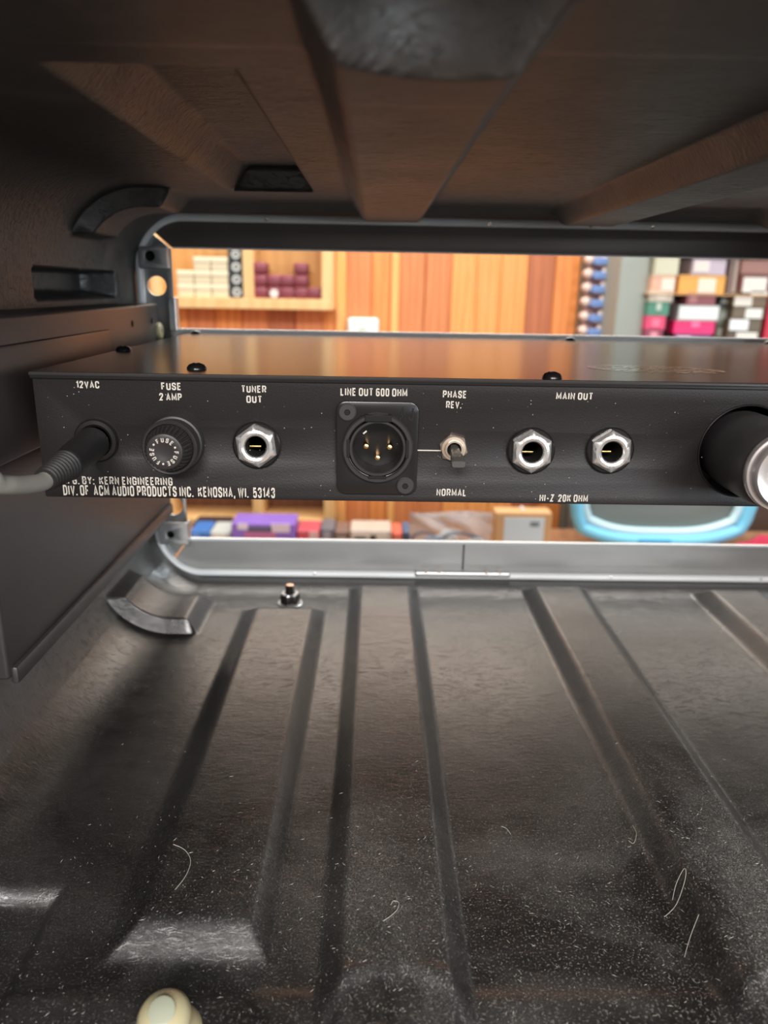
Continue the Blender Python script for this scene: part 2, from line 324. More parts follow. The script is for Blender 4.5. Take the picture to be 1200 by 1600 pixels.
# ---- cubby shelves on the wall
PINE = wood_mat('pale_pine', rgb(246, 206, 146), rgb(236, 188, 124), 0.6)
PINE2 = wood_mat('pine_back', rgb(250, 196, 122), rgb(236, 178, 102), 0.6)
DARKW = wood_mat('dark_brown_back', rgb(120, 74, 44), rgb(98, 58, 34), 0.8)  # dark brown wood of the lower cubby back and counter body
CY = 1690.0                                    # front of the cubbies
def cubby(label, L_, R_, T_, B_, div, back, m, th, tr):
    x0, _, zb = at(L_, B_, CY); x1 = at(R_, B_, CY)[0]; zt = zb+T_
    c = thing('cubby_shelf', label, 'shelf', ((x0+x1)/2, WY-2, zb))
    MB().box(x0, x1, WY-8, WY-2.5, zb, zt).build('back_panel', back, c, smooth=None)
    MB().box(x0, x1, CY, WY-8, zb, zb+th, 1.2, seg=1).build('shelf_board', m, c, smooth=None)
    MB().box(x0, x1, CY, WY-8, zt-th, zt, 1.2, seg=1).build('shelf_board', m, c, smooth=None)
    MB().box(x0, x0+th, CY+.5, WY-8, zb+th, zt-th, 1.2, seg=1).build('side_board', m, c, smooth=None)
    MB().box(x1-tr, x1, CY+.5, WY-8, zb+th, zt-th, 1.2, seg=1).build('side_board', m, c, smooth=None)
    xd = at(div, B_, CY)[0]
    MB().box(xd-11, xd+11, CY+.5, WY-8, zb+th, zt-th, 1.2, seg=1).build('divider', m, c, smooth=None)
    return x0, x1, zb, zb+th
ux0, ux1, uzb, uzf = cubby('pale pine two-bay wall cubby holding cream, black and maroon boxes', 236, 520, 300, 480, 389, PINE2, PINE, 22, 24)
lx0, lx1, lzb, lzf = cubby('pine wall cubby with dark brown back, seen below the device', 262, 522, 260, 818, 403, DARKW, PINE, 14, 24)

def px_size(wpx, Y): return wpx*Y/1115.0
# cream boxes
cream = mat('cream_carton', rgb(226, 214, 180), 0.55); creaml = mat('cream_carton_lid', rgb(238, 228, 198), 0.5)
BY = 1700.0
def boxrow(name, cat, mk, cols, h, group, word, colname):
    proto = None
    for ci, (xp, n) in enumerate(cols):
        for k in range(n):
            x = at(xp, 450, BY)[0]; z = uzf+0.3+k*(h+0.25)
            row = ['bottom row', 'second row', 'top row'][k] if max(c[1] for c in cols) <= 3 else ['bottom', 'second from bottom', 'second from top', 'top'][k]
            lab = word % (row, colname[ci]) if '%s' in word and word.count('%s') == 2 else word % row
            if proto is None: proto = mk(name, lab, cat, (x, BY, z), group); p0 = (x, z)
            else: copy_tree(proto, None, (x-p0[0], 0, z-p0[1]), lab)
def mk_cream(name, lab, cat, b, group):
    x, y, z = b; t = thing(name, lab, cat, (x, y+30, z), group); wd = 17.6
    MB().box(x-wd, x+wd, y, y+62, z, z+16, 1.5, seg=1).build('tray', cream, t, smooth=None)
    MB().box(x-wd-.8, x+wd+.8, y-1, y+63, z+16, z+27, 2, seg=1).build('lid', creaml, t, smooth=None)
    return t
boxrow('cream_box', 'box', mk_cream, [(290, 2), (317, 3), (344, 3)], 27.5, 'cream boxes in the left bay of the pine cubby',
       'small cream box in the pine cubby, %s, %s column', ['first', 'second', 'third'])
blk = mat('black_carton', rgb(44, 52, 54), 0.5); wdisc = mat('white_disc_print', rgb(225, 230, 226), 0.5)
def mk_black(name, lab, cat, b, group):
    x, y, z = b; t = thing(name, lab, cat, (x, y+30, z), group)
    MB().box(x-15, x+15, y, y+62, z, z+25.2, 1.5, seg=1).build('carton', blk, t, smooth=None)
    MB().lathe((x+1.5, y-0.2, z+12.5), (0, -1, 0), [(9, -0.2), (9, 0.5), (4.5, 0.5), (4.5, -0.2)], 24, close=False).build('logo_disc', wdisc, t, smooth=None)
    return t
boxrow('black_box', 'box', mk_black, [(369, 4)], 25.4, 'black boxes with white discs beside the cream boxes', 'black box with white ring emblem in the column beside cream boxes, %s', [''])
mar = mat('maroon_carton', rgb(134, 60, 72), 0.45); mard = mat('maroon_band', rgb(112, 44, 60), 0.45); wl = mat('white_label', rgb(235, 228, 224), 0.5)
def mk_mar(name, lab, cat, b, group):
    x, y, z = b; t = thing(name, lab, cat, (x, y+25, z), group)
    MB().box(x-15.5, x+15.5, y, y+50, z, z+24.6, 6, seg=3).build('case', mar, t, smooth=30)
    MB().box(x-15.8, x+15.8, y-.4, y+50.3, z+10.5, z+13.0, .6, seg=1).build('seam_band', mard, t, smooth=None)
    return t
boxrow('maroon_box', 'box', mk_mar, [(406, 3), (428, 2), (448, 2), (470, 3), (491, 1)], 24.8, 'maroon boxes in the right bay of the pine cubby',
       'small rounded maroon box in the pine cubby, %s, %s from the divider', ['first', 'second', 'third', 'fourth', 'fifth'])
for o in list(C.objects):
    if o.name.startswith('maroon_box') and o.get('label', '').endswith('bottom row, second from the divider'):
        o['label'] = 'maroon box bearing a round white label, bottom row of the pine cubby'
        q = at(428, 450, BY); MB().lathe((q[0], BY-.3, uzf+11), (0, -1, 0), [(9, -.3), (9, .5), (0.1, .7)], 20).build('label_sticker', wl, o, smooth=None)
# white wall box above the device
x, _, z = at(567, 497, WY-30); wbx = thing('wall_router', 'white rounded plastic box mounted on the plank wall', 'box', (x, WY-6, z-60))
whp = mat('white_plastic', rgb(250, 250, 246), 0.35)
MB().box(x-36, x+36, WY-30, WY-4, z-60, z, 8, seg=4).build('housing', whp, wbx, smooth=30)
MB().box(x-9, x+9, WY-30.8, WY-29.5, z-30, z-18, .4, seg=1).build('badge', mat('pale_grey_badge', rgb(205, 218, 208), 0.5), wbx, smooth=None)

# ---- strip of blue and white packets beside the trim
sx = at(917, 460, 1740)[0]; sx2 = at(962, 460, 1740)[0]
rk = thing('packet_rack', 'narrow wall rack of mauve board between grey trim and grey pillar', 'rack', ((sx+sx2)/2, 1760, FLOORZ+900))
MB().box(sx, sx2, 1755, 1764, at(940, 560, 1750)[2], 330, 1, seg=1).build('back_board', mat('mauve_board', rgb(206, 168, 156), 0.6), rk, smooth=None)
MB().box(sx, sx2, 1764, WY+16, at(940, 560, 1750)[2], at(940, 540, 1750)[2], 1, seg=1).build('bracket', mat('rack_bracket_grey', rgb(120, 120, 120), 0.5), rk, smooth=None)
blue = mat('blue_packet', rgb(130, 168, 232), 0.35); blueb = mat('deep_blue_packet', rgb(92, 120, 200), 0.35); pkw = mat('packet_white', rgb(240, 220, 210), 0.4); pks = mat('packet_mauve', rgb(176, 138, 146), 0.5)
pproto = None
for k, yp in enumerate([407, 429, 451, 473, 496, 518]):
    q = at(940-k*1.2, yp, 1728); zc = q[2]; xc = at(940, yp, 1728)[0]
    lab = 'small blue and white packet on the mauve rack, %s down' % ['first', 'second', 'third', 'fourth', 'fifth', 'sixth'][k]
    if pproto is None:
        t = thing('blister_packet', lab, 'packet', (xc, 1754, zc-12), 'blue and white packets hung on the narrow rack'); pproto = t; pz = zc
        MB().box(xc-15, xc+30, 1724, 1754.5, zc-9, zc+6, 2, seg=2).build('blue_card', blue, t, smooth=None)
        MB().lathe((xc-25, 1746, zc+2), (0, -1, 0), [(8, -8), (9, 0), (9, 16), (6, 19), (.1, 20)], 18).build('white_cap', pkw, t)
        MB().lathe((xc+9, 1732, zc+11), (0, 0, 1), [(6, -5), (6, 0), (4, 4), (.1, 5)], 14).build('white_nozzle', pkw, t)
        MB().box(xc-6, xc+26, 1730, 1754.5, zc-14, zc-9, 1, seg=1).build('tray', pks, t, smooth=None)  # mauve tray strip below the blue card
    else: copy_tree(pproto, None, (0, 0, zc-pz), lab)

# ---- display shelf with stacked boxes on the right
DX0, DX1 = at(1011, 460, 1600)[0], at(1205, 460, 1600)[0]+420
ds = thing('display_shelf', 'dark brown display shelf crowded with small coloured cartons', 'shelf', ((DX0+DX1)/2, 1790, FLOORZ))
dk = mat('dark_brown_board', rgb(88, 62, 48), 0.6); tan = mat('tan_shelf_board', rgb(176, 138, 92), 0.5)
MB().box(DX0, DX1, 1745, 1755, FLOORZ, 500).build('back_panel', dk, ds, smooth=None)
MB().box(DX0-3, DX0-1, 1626, 1755, FLOORZ, 500, 1.5, seg=1).build('side_board', dk, ds, smooth=None)
zsh = at(1100, 458, 1600)[2]-2
MB().box(DX0, DX1, 1600, 1745, zsh-3, zsh, 1, seg=1).build('shelf_board', tan, ds, smooth=None)
zsh2 = at(1100, 534, 1600)[2]
MB().box(DX0, DX1, 1600, 1745, zsh2-8, zsh2, 1, seg=1).build('shelf_board', tan, ds, smooth=None)
MB().box(DX0, DX1, 1600, 1745, at(1100, 380, 1600)[2], at(1100, 380, 1600)[2]+12, 1, seg=1).build('shelf_board', tan, ds, smooth=None)
def carton(x0p, x1p, h, z, col, lab, lcol=None, lx=(.3, .7), lz=(.2, .8), Y=1604, cat='box', name='carton_box', grp=None, dep=110):
    x0 = at(x0p, 480, Y)[0]; x1 = at(x1p, 480, Y)[0]
    t = thing(name, lab, cat, ((x0+x1)/2, Y+dep/2, z), grp)
    MB().box(x0, x1, Y, Y+dep, z, z+h, 1.2, seg=1).build('carton', mat('carton_'+name, rgb(*col), 0.45, vary=0.08), t, smooth=None)
    MB().box(x0-.25, x1+.25, Y-.25, Y+dep+.25, z+h*0.80, z+h+.25, 1.0, seg=1).build('lid_flap', mat('flap_'+name, tuple(c*.85 for c in rgb(*col)[:3])+(1,), 0.45), t, smooth=None)
    if lcol: MB().box(x0+(x1-x0)*lx[0], x0+(x1-x0)*lx[1], Y-.9, Y+.2, z+h*lz[0], z+h*lz[1], .2, seg=1).build('label_sticker', mat('label_'+name, rgb(*lcol), 0.45), t, smooth=None)
    return z+h+.5
G1 = 'cartons stacked on the dark display shelf'
# lower shelf stacks, bottom to top (heights in mm)
z = zsh2+.3
z = carton(1012, 1041, 22, z, (150, 62, 88), 'dark rose carton with pale label, bottom of the stack by the pillar', (225, 150, 160), grp=G1)
z = carton(1012, 1043, 27, z, (226, 72, 116), 'pink carton with pale label in the stack beside the grey pillar', (240, 120, 150), grp=G1)
z = carton(1012, 1046, 27, z, (76, 140, 116), 'green carton with pale label in the stack beside the pillar', (190, 206, 190), (.4, .62), (.4, .95), grp=G1)
z = carton(1013, 1050, 22, z, (214, 204, 186), 'off-white carton on top of the green one by the pillar', (238, 226, 210), grp=G1)
z = zsh2+.3
z = carton(1060, 1118, 14, z, (112, 70, 122), 'purple carton with two white labels at the bottom of middle stack', (232, 222, 228), (.05, .45), (.1, .7), grp=G1)
z = carton(1057, 1121, 26, z, (238, 44, 118), 'hot pink carton, widest bright one in the middle stack', (250, 120, 170), (.42, .62), (.55, .95), grp=G1)
z = carton(1061, 1125, 31, z, (190, 196, 194), 'white flat carton lying on the hot pink one', (238, 240, 238), (.03, .97), (.12, .9), grp=G1)
z = carton(1071, 1117, 25, z, (150, 84, 88), 'dusty red carton on top of the white one, middle stack', (186, 124, 124), (.1, .35), (.2, .8), grp=G1)
z = zsh2+.3
z = carton(1142, 1194, 22, z, (94, 78, 62), 'brown carton with white label, lowest of the right stack', (228, 226, 216), (.28, .92), (.1, .9), grp=G1)
z = carton(1142, 1194, 24, z, (104, 94, 76), 'olive brown carton with bright white label at its left', (240, 246, 246), (.04, .6), (.05, .95), grp=G1)
z = carton(1146, 1196, 24, z, (112, 98, 78), 'olive brown carton with white label at its right end', (232, 234, 226), (.4, .92), (.05, .85), grp=G1)
z = carton(1144, 1197, 23, z, (122, 104, 78), 'khaki carton with white label at left, upper right stack', (236, 232, 220), (.04, .56), (.05, .95), grp=G1)
z = carton(1150, 1198, 8, z, (118, 98, 74), 'thin khaki carton topping the right stack, pale edge label', (230, 226, 214), (.42, .95), (.0, .95), grp=G1)
carton(1200, 1226, 92, zsh2+.3, (196, 36, 62), 'tall crimson carton at the frame edge on the lower shelf', grp=G1)
z = zsh2+.3
for nm, col, h in (('black', (40, 38, 42), 46), ('dark plum', (70, 36, 46), 46)):
    carton(1044, 1056, h, z, col, 'narrow %s carton between the pillar stack and middle stack' % nm, grp=G1, Y=1640); z += h+.6
z = zsh2+.3
for nm, col in (('olive', (104, 108, 88)), ('grey-green', (128, 138, 124)), ('charcoal', (66, 66, 62))):
    carton(1123, 1140, 33, z, col, 'narrow %s carton between the middle stack and right stack' % nm, (170, 176, 164), (.2, .8), (.3, .8), grp=G1, Y=1630); z += 33.6
# upper shelf
z = zsh+.3
z = carton(1014, 1051, 34, z, (228, 178, 150), 'peach carton with cream label on the upper shelf by the pillar', (240, 222, 206), (.42, .95), (.15, .85), grp=G1)
z = carton(1017, 1053, 40, z, (206, 204, 178), 'pale sage carton on top of the peach one', grp=G1)
z = zsh+.3
z = carton(1056, 1128, 36, z, (232, 168, 76), 'mustard yellow carton with a round-cornered white label', (232, 220, 200), (.42, .8), (.05, .85), grp=G1)
z = carton(1074, 1126, 30, z, (190, 176, 190), 'lilac grey carton on top of the mustard yellow one', (226, 214, 206), (.05, .5), (.2, .9), grp=G1)
z = zsh+.3
z = carton(1151, 1197, 40, z, (112, 62, 52), 'red-brown carton with large white label on the upper shelf', (228, 222, 214), (.1, .9), (.1, .85), grp=G1)
z = carton(1150, 1197, 26, z, (150, 108, 98), 'dull rose carton on top of the red-brown one', grp=G1)
carton(1131, 1147, 70, zsh+.3, (122, 100, 92), 'upright taupe carton with pale stripe on the upper shelf', (188, 170, 158), (.55, .85), (.05, .95), grp=G1, Y=1615)
carton(1200, 1226, 80, zsh+.3, (200, 60, 66), 'red carton at the frame edge on the upper shelf', grp=G1)

# ---- table in front of the wall with goods, seen under the device
TZ = at(600, 846, 1480)[2]
tb = thing('display_table', 'orange-brown wooden display table before the plank wall', 'table', (300, 1500, FLOORZ))
tw = wood_mat('table_wood', rgb(166, 124, 92), rgb(142, 102, 74), 0.7)
MB().box(-900, 1400, 1260, 1585, TZ-30, TZ, 3, seg=1).build('tabletop', tw, tb, smooth=None)
for lx in (-860, 1330):
    for ly in (1280, 1520): MB().box(lx, lx+50, ly, ly+50, FLOORZ, TZ-30, 2, seg=1).build('leg', tw, tb, smooth=None)
G2 = 'goods laid out on the wooden table'
def good(x0p, x1p, ytop, Y, col, lab, labels=(), name='carton_box', dep=70):
    x0 = at(x0p, 840, Y)[0]; x1 = at(x1p, 840, Y)[0]; zt = at((x0p+x1p)/2, ytop, Y)[2]; z = TZ+.2; h = zt-z
    t = thing(name, lab, 'box', ((x0+x1)/2, Y+dep/2, z), G2)
    MB().box(x0, x1, Y, Y+dep, z, zt, 2, seg=1).build('carton', mat('good', rgb(*col), 0.45, vary=0.1), t, smooth=None)
    for (a, b, c, d, lc) in labels:
        MB().box(x0+(x1-x0)*a, x0+(x1-x0)*b, Y-.9, Y+.3, z+h*c, z+h*d, .2, seg=1).build('label_sticker', mat('good_label', rgb(*lc), 0.5), t, smooth=None)
    return t
good(297, 326, 830, 1450, (66, 122, 196), 'blue carton, first item on the table beside the metal bracket', [(.1, .5, .3, .8, (110, 160, 220))])
good(328, 360, 831, 1455, (196, 204, 200), 'grey-white carton between the blue and purple ones', [(.2, .8, .3, .8, (226, 226, 214))])
good(300, 358, 821, 1560, (62, 48, 50), 'dark low carton behind the blue and grey-white ones')
good(362, 461, 818, 1440, (142, 110, 206), 'purple carton with mauve panel and white tags, largest of the printed ones',
     [(.1, .26, .72, 1.0, (232, 222, 236)), (.62, .92, .62, 1.0, (228, 214, 230)), (.2, .7, .12, .62, (190, 112, 158)), (.26, .64, .64, .84, (92, 92, 108))])
good(464, 499, 829, 1452, (206, 92, 104), 'red carton with pale print, right of the purple one', [(.55, .95, .1, .9, (222, 190, 186)), (.1, .4, .2, .6, (190, 60, 80))])
good(501, 522, 826, 1456, (112, 112, 122), 'charcoal carton standing right of the red one', [(.2, .7, .3, .8, (160, 160, 168))])
good(523, 545, 831, 1456, (126, 104, 96), 'small taupe carton before the wider white one', [(.2, .8, .2, .6, (176, 162, 152))])
good(547, 611, 829, 1450, (200, 190, 178), 'white printed carton with a small orange picture', [(.06, .94, .1, .85, (226, 222, 212)), (.48, .64, .3, .7, (214, 164, 110)), (.1, .4, .2, .6, (190, 194, 190))])
good(613, 628, 833, 1452, (226, 112, 92), 'coral red small carton beside the plastic bag', [(.2, .8, .2, .7, (234, 140, 120))])
good(629, 642, 831, 1470, (74, 108, 142), 'narrow steel-blue carton touching the plastic bag')
# plastic bag with coiled cables
def blob_mesh(cx, cy, cz, hx, hy, hz, nx=44, nz=26, seed=1, rough=1.0):
    rnd = np.random.RandomState(seed); ph = rnd.rand(10, 4)
    vs, fs = [], []
    for side in (-1, 1):
        for j in range(nz+1):
            for i in range(nx+1):
                u = i/nx*2-1; v = j/nz*2-1
                puff = (1-u**4)*(1-v**4)
                wr = sum(math.sin(p[0]*12*u+p[1]*10*v+p[2]*6.28)*(.5+p[3]) for p in ph)*0.045*rough
                lean = 0.06*math.sin(3*u+ph[0][0])
                vs.append((cx+u*hx*(1+0.02*math.sin(9*v)), cy+side*hy*(0.08+0.92*puff*(1+wr)), cz+v*hz*(1+lean*(v > 0))+wr*6*puff))
        o = 0 if side == -1 else (nx+1)*(nz+1)
        for j in range(nz):
            for i in range(nx):
                a = o+j*(nx+1)+i; fs.append((a, a+1, a+nx+2, a+nx+1))
    n2 = (nx+1)*(nz+1)
    def e(a, b): fs.append((a, b, b+n2, a+n2))
    for i in range(nx): e(i, i+1); e(nz*(nx+1)+i, nz*(nx+1)+i+1)
    for j in range(nz): e(j*(nx+1), (j+1)*(nx+1)); e(j*(nx+1)+nx, (j+1)*(nx+1)+nx)
    return MB().add(vs, fs)
bx0, bx1 = at(640, 830, 1400)[0], at(768, 830, 1400)[0]; bzt = at(700, 799, 1400)[2]
bag = thing('plastic_bag', 'clear plastic bag stuffed with coiled blue and white cable', 'bag', ((bx0+bx1)/2, 1400, TZ), G2)
film = mat('crinkled_film', rgb(226, 236, 246), 0.10, alpha=None); film.node_tree.nodes['Principled BSDF'].inputs['Transmission Weight'].default_value = 0.82; film.node_tree.nodes['Principled BSDF'].inputs['IOR'].default_value = 1.12
blob_mesh((bx0+bx1)/2, 1400, (TZ+bzt)/2, (bx1-bx0)/2, 24, (bzt-TZ)/2-2, seed=3, rough=1.6).build('film', film, bag)
cb = mat('pale_blue_cable', rgb(150, 176, 204), 0.45); cw_ = mat('white_cable', rgb(226, 224, 214), 0.45); cdk = mat('slate_cable', rgb(84, 92, 110), 0.5)
for k, (fx, rx, m_, yy) in enumerate(((.30, 34, cb, 1392), (.34, 26, cb, 1398), (.62, 52, cdk, 1400), (.55, 62, cw_, 1406), (.86, 20, cb, 1392), (.8, 28, cw_, 1398), (.2, 40, cdk, 1404))):
    xc = bx0+(bx1-bx0)*fx
    pts = [(min(bx1-7, max(bx0+7, xc+rx*math.cos(a))), yy+3*math.sin(2*a), TZ+7+(min(rx, 40))*max(0, math.sin(a))) for a in np.linspace(-.1, PI+.1, 22)]
    MB().tube(pts, 3.2, 8).build('cable_coil', m_, bag)
MB().box(bx0+(bx1-bx0)*.44, bx0+(bx1-bx0)*.56, 1378, 1386, TZ+5, TZ+46, 2).build('card_insert', cw_, bag)
# cardboard box leaning with a shipping label
kx0, kx1 = at(772, 840, 1400)[0], at(860, 840, 1400)[0]; kzt = at(815, 801, 1400)[2]
kb = thing('cardboard_box', 'upright brown cardboard box with a large pale blue label', 'box', ((kx0+kx1)/2, 1420, TZ), G2)
kcard = mat('brown_cardboard', rgb(206, 164, 116), 0.75, vary=0.08)
MB().box(kx0, kx1, 1400, 1440, TZ, kzt, 3, seg=2).build('carton', kcard, kb, smooth=None)
MB().box(kx0+18, kx1-14, 1399.2, 1400.4, TZ+2, kzt-10, .3, seg=1).build('shipping_label', mat('pale_blue_label', rgb(206, 222, 228), 0.5), kb, smooth=None)
MB().box(kx1-42, kx1-24, 1398.8, 1399.6, kzt-28, kzt-18, .1, seg=1).build('printed_mark', mat('grey_print', rgb(120, 130, 136), 0.6), kb, smooth=None)
MB().box((kx0+kx1)/2-3, (kx0+kx1)/2+3, 1410, 1430, kzt-1, kzt+5, 1, seg=1).build('tape_tab', wl, kb, smooth=None)
# sky-blue zipped bag with clear grey front
BB = 1470; sb0, sb1 = at(890, 815, BB)[0], at(1176, 815, BB)[0]
bb = thing('blue_bag', 'sky-blue edged bag with a clear grey front panel on the table', 'bag', ((sb0+sb1)/2, BB+20, TZ), G2)
skyb = mat('sky_blue_vinyl', rgb(122, 204, 236), 0.35, bump=(14, 0.6)); skyd = mat('deeper_blue_vinyl', rgb(74, 160, 204), 0.35); clr = mat('smoky_clear_vinyl', rgb(128, 134, 130), 0.25)
hw = (sb1-sb0)/2; mx_ = (sb0+sb1)/2
def rim_pts(inset, z_off, Y, n=40):
    pts = []
    for k in range(n+1):
        t = k/n*2-1; x = mx_+t*(hw-inset)
        z = TZ+13+z_off+38*abs(t)**3.2+(60*max(0, abs(t)-.93)/.07 if abs(t) > .93 else 0)
        pts.append((x, Y, z))
    return pts
MB().tube(rim_pts(6, 0, BB), [13]*41, 14).build('rolled_edge', skyb, bb)
MB().tube(rim_pts(22, 17, BB+6), [9]*41, 12).build('inner_edge', mat('pale_blue_vinyl', rgb(196, 230, 240), 0.35), bb)
pp = rim_pts(24, 24, BB+12); vs = []; 
for p in pp: vs.append(p); vs.append((p[0], p[1]+40, max(p[2]+4, TZ+330)))
MB().add(vs, [(2*i, 2*i+2, 2*i+3, 2*i+1) for i in range(len(pp)-1)]).build('clear_panel', clr, bb)
solid = C.objects['clear_panel']; md = solid.modifiers.new('thick', 'SOLIDIFY'); md.thickness = 0.002
MB().box(mx_-48, mx_+22, BB-15, BB-8, TZ+6, TZ+20, 4, seg=2).build('handle_tab', skyd, bb)
for fx, fz, r in ((-.58, 58, 5), (-.63, 46, 7), (-.02, 40, 8), (.34, 42, 8), (.5, 44, 9)):
    MB().lathe((mx_+fx*hw, BB+14+(fz-24)*.25, TZ+fz), (0, -1, 0), [(r, -3), (r, 3), (.1, 5)], 14).build('snap_button', skyb if fx > .4 or fx == -.02 else wl, bb)
# crimson cloth
cx0, cx1 = at(1118, 830, 1420)[0], at(1260, 830, 1420)[0]; vs, fs = [], []; nx, ny = 60, 24
for side in (0, 1):
    for j in range(ny+1):
        for i in range(nx+1):
            u, v = i/nx, j/ny
            x = cx0+(cx1-cx0)*u; y = 1404+v*46
            z = TZ+1+(4+34*min(1, u*1.5))*math.sin(PI*min(1, max(0, v*1.0)))**.5*(1+.22*math.sin(9*u+5*v)+.1*math.sin(23*u-7*v))
            vs.append((x, y, z if side == 0 else TZ+.5))
n1 = (nx+1)*(ny+1)
for s_ in (0, 1):
    for j in range(ny):
        for i in range(nx): a = s_*n1+j*(nx+1)+i; fs.append((a, a+1, a+nx+2, a+nx+1))
for i in range(nx): fs.append((i, i+1, i+1+n1, i+n1)); a = ny*(nx+1)+i; fs.append((a, a+1, a+1+n1, a+n1))
for j in range(ny): a = j*(nx+1); fs.append((a, a+nx+1, a+nx+1+n1, a+n1)); a += nx; fs.append((a, a+nx+1, a+nx+1+n1, a+n1))
cl = MB().add(vs, fs).build('cloth', mat('crimson_cloth', rgb(178, 32, 66), 0.7, bump=(60, 0.4)), None, ((cx0+cx1)/2, 1425, TZ))
tag(cl, 'crumpled crimson cloth lying against the sky-blue bag', 'cloth', G2)

# counter that carries the case
ct = thing('shop_counter', 'wooden counter carrying the open black rack case', 'counter', (120, 350, FLOORZ))
MB().box(-500, 800, 60, 482, -262, -212, 3, seg=1).build('countertop', tw, ct, smooth=None)
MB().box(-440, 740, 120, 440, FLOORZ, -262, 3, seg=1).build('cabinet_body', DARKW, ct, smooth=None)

# ================================================================ THE RACK CASE
X0, X1, ZT, ZB, RC = -152.0, 388.0, 44.0, -188.0, 40.0
CX = (X0+X1)/2; CZ = (ZT+ZB)/2
Y0, Y1 = 115.0, 470.0
case = thing('rack_case', 'open moulded black plastic rack case with ribbed floor and lid', 'case', (CX, 300, -212))
def profile():
    """closed section, clockwise from the middle of the lid to the left, down, across the floor and back: x, z, inward normal, arc length"""
    P = []
    def line(x0, z0, x1, z1, nx, nz, step):
        n = max(1, int(math.hypot(x1-x0, z1-z0)/step))
        for k in range(n): P.append((x0+(x1-x0)*k/n, z0+(z1-z0)*k/n, nx, nz))
    def arc(cx, cz, a0, a1, step):
        n = int(abs(a1-a0)*RC/step)
        for k in range(n): a = a0+(a1-a0)*k/n; P.append((cx+RC*math.cos(a), cz+RC*math.sin(a), -math.cos(a), -math.sin(a)))
    line(X1-RC, ZT, X0+RC, ZT, 0, -1, 1.0); arc(X0+RC, ZT-RC, PI/2, PI, 1.2)
    line(X0, ZT-RC, X0, ZB+RC, 1, 0, 1.5); arc(X0+RC, ZB+RC, PI, 1.5*PI, 1.2)
    line(X0+RC, ZB, X1-RC, ZB, 0, 1, 1.0); arc(X1-RC, ZB+RC, 1.5*PI, 2*PI, 2.5)
    line(X1, ZB+RC, X1, ZT-RC, -1, 0, 4); arc(X1-RC, ZT-RC, 0, PI/2, 2.5)
    return np.array(P)
def soft(x, k=1.1):            # rounded ramp 0..1 with crisp shoulders
    x = np.clip(x, -0.3, 1.3); e = 0.16*k
    lo = np.where(x < -e, 0, np.where(x > e, x, (x+e)**2/(4*e)))
    y = 1-lo
    return 1-np.where(y < -e, 0, np.where(y > e, y, (y+e)**2/(4*e)))
def inside(a, lo, hi, slo, shi): return np.minimum(soft((a-lo)/slo), soft((hi-a)/shi))
RIBS = [(-77, -28, 408, 10, 7, 8, 172.0), (-14, 29.5, 441, 7, 7, 9.5, 150), (97, 139, 443, 6, 9, 9.5, 150), (207, 250, 441, 7, 7, 9.5, 150), (264, 313, 408, 8, 10, 8, 172.0)]
P = profile(); ys = np.concatenate([np.arange(Y0, Y1, 1.5), [Y1]])
px, pz, nx_, nz_ = [P[:, i][:, None] for i in range(4)]; yy = ys[None, :]
flo = (nz_ > 0.999).astype(float); cei = (nz_ < -0.999).astype(float)
h = np.zeros((len(P), len(ys)))
ribmask = []
for i, (a, b, ye, sl, sr, H, yn) in enumerate(RIBS):
    r = np.minimum(inside(px, a, b, sl, sr), inside(yy, yn if yn > 160 else 90, ye+12, 9 if yn > 160 else 6, 12))
    rf = r*flo*H
    h = np.maximum(h, rf); ribmask.append((r*flo > 0.0005))
    r = np.minimum(inside(px, a, b, sl, sr), inside(yy, 90, ye+12, 6, 12))
    if 0 < i < 4: rc = r*cei*H; h = np.maximum(h, rc)
    ribmask.append((r*cei > 0.0005) if 0 < i < 4 else None)
# two sunken panels in the lid
pocket = []
for (a, b) in ((-71, -31), (267, 307)):
    q = np.minimum(inside(px, a, b, 10 if a < 0 else 2.5, 2.5 if a < 0 else 10), inside(yy, 180, 396, 16, 2.5))*cei
    h = h-10.5*q; pocket.append(q > 0.0005)
# second, fainter lid step around the panel
# corner grips: an L-shaped bump in each far corner
arcL = np.zeros(len(P)); ang = np.degrees(np.arctan2(P[:, 3], P[:, 2]))
for sx in (-1, 1):
    for sz in (-1, 1):
        ax = (px-CX)*sx; az = (pz-CZ)*sz          # positive towards that corner
        W2, H2 = (X1-X0)/2, (ZT-ZB)/2
        endx = W2-54; endz = H2-22
        m1 = np.where(np.abs(nz_) > .999, soft((ax-endx)/6), 1.0)
        m2 = soft((az-endz)/6)
        m1 = m1*(ax > 0)*(az > 0)
        g = np.minimum(np.minimum(m1, m2), inside(yy, 388, 432, 1.6, 8))
        h = np.where(g > 0, np.maximum(h, 8.5*g), h)
# small recess low in the near left corner
q = np.minimum(soft((-98-px)/4)*(pz < -150), inside(yy, 148, 201, 5, 4)); h = h-5*q*(px < -95)*(pz < -150)
g = np.minimum(inside(px, -150, -118, 8, 6), inside(yy, 150, 178, 6, 6))*(pz < -165)*(px < -112); h = np.where(g > 0, np.maximum(h, 6.5*g), h)
# handle slot in the side walls
sl = np.minimum(inside(yy, 352, 451, 2, 2), inside(pz, -7.0, 14, 2, 2))
for s_ in (nx_ > .999, nx_ < -.999): h = h-17*sl*s_
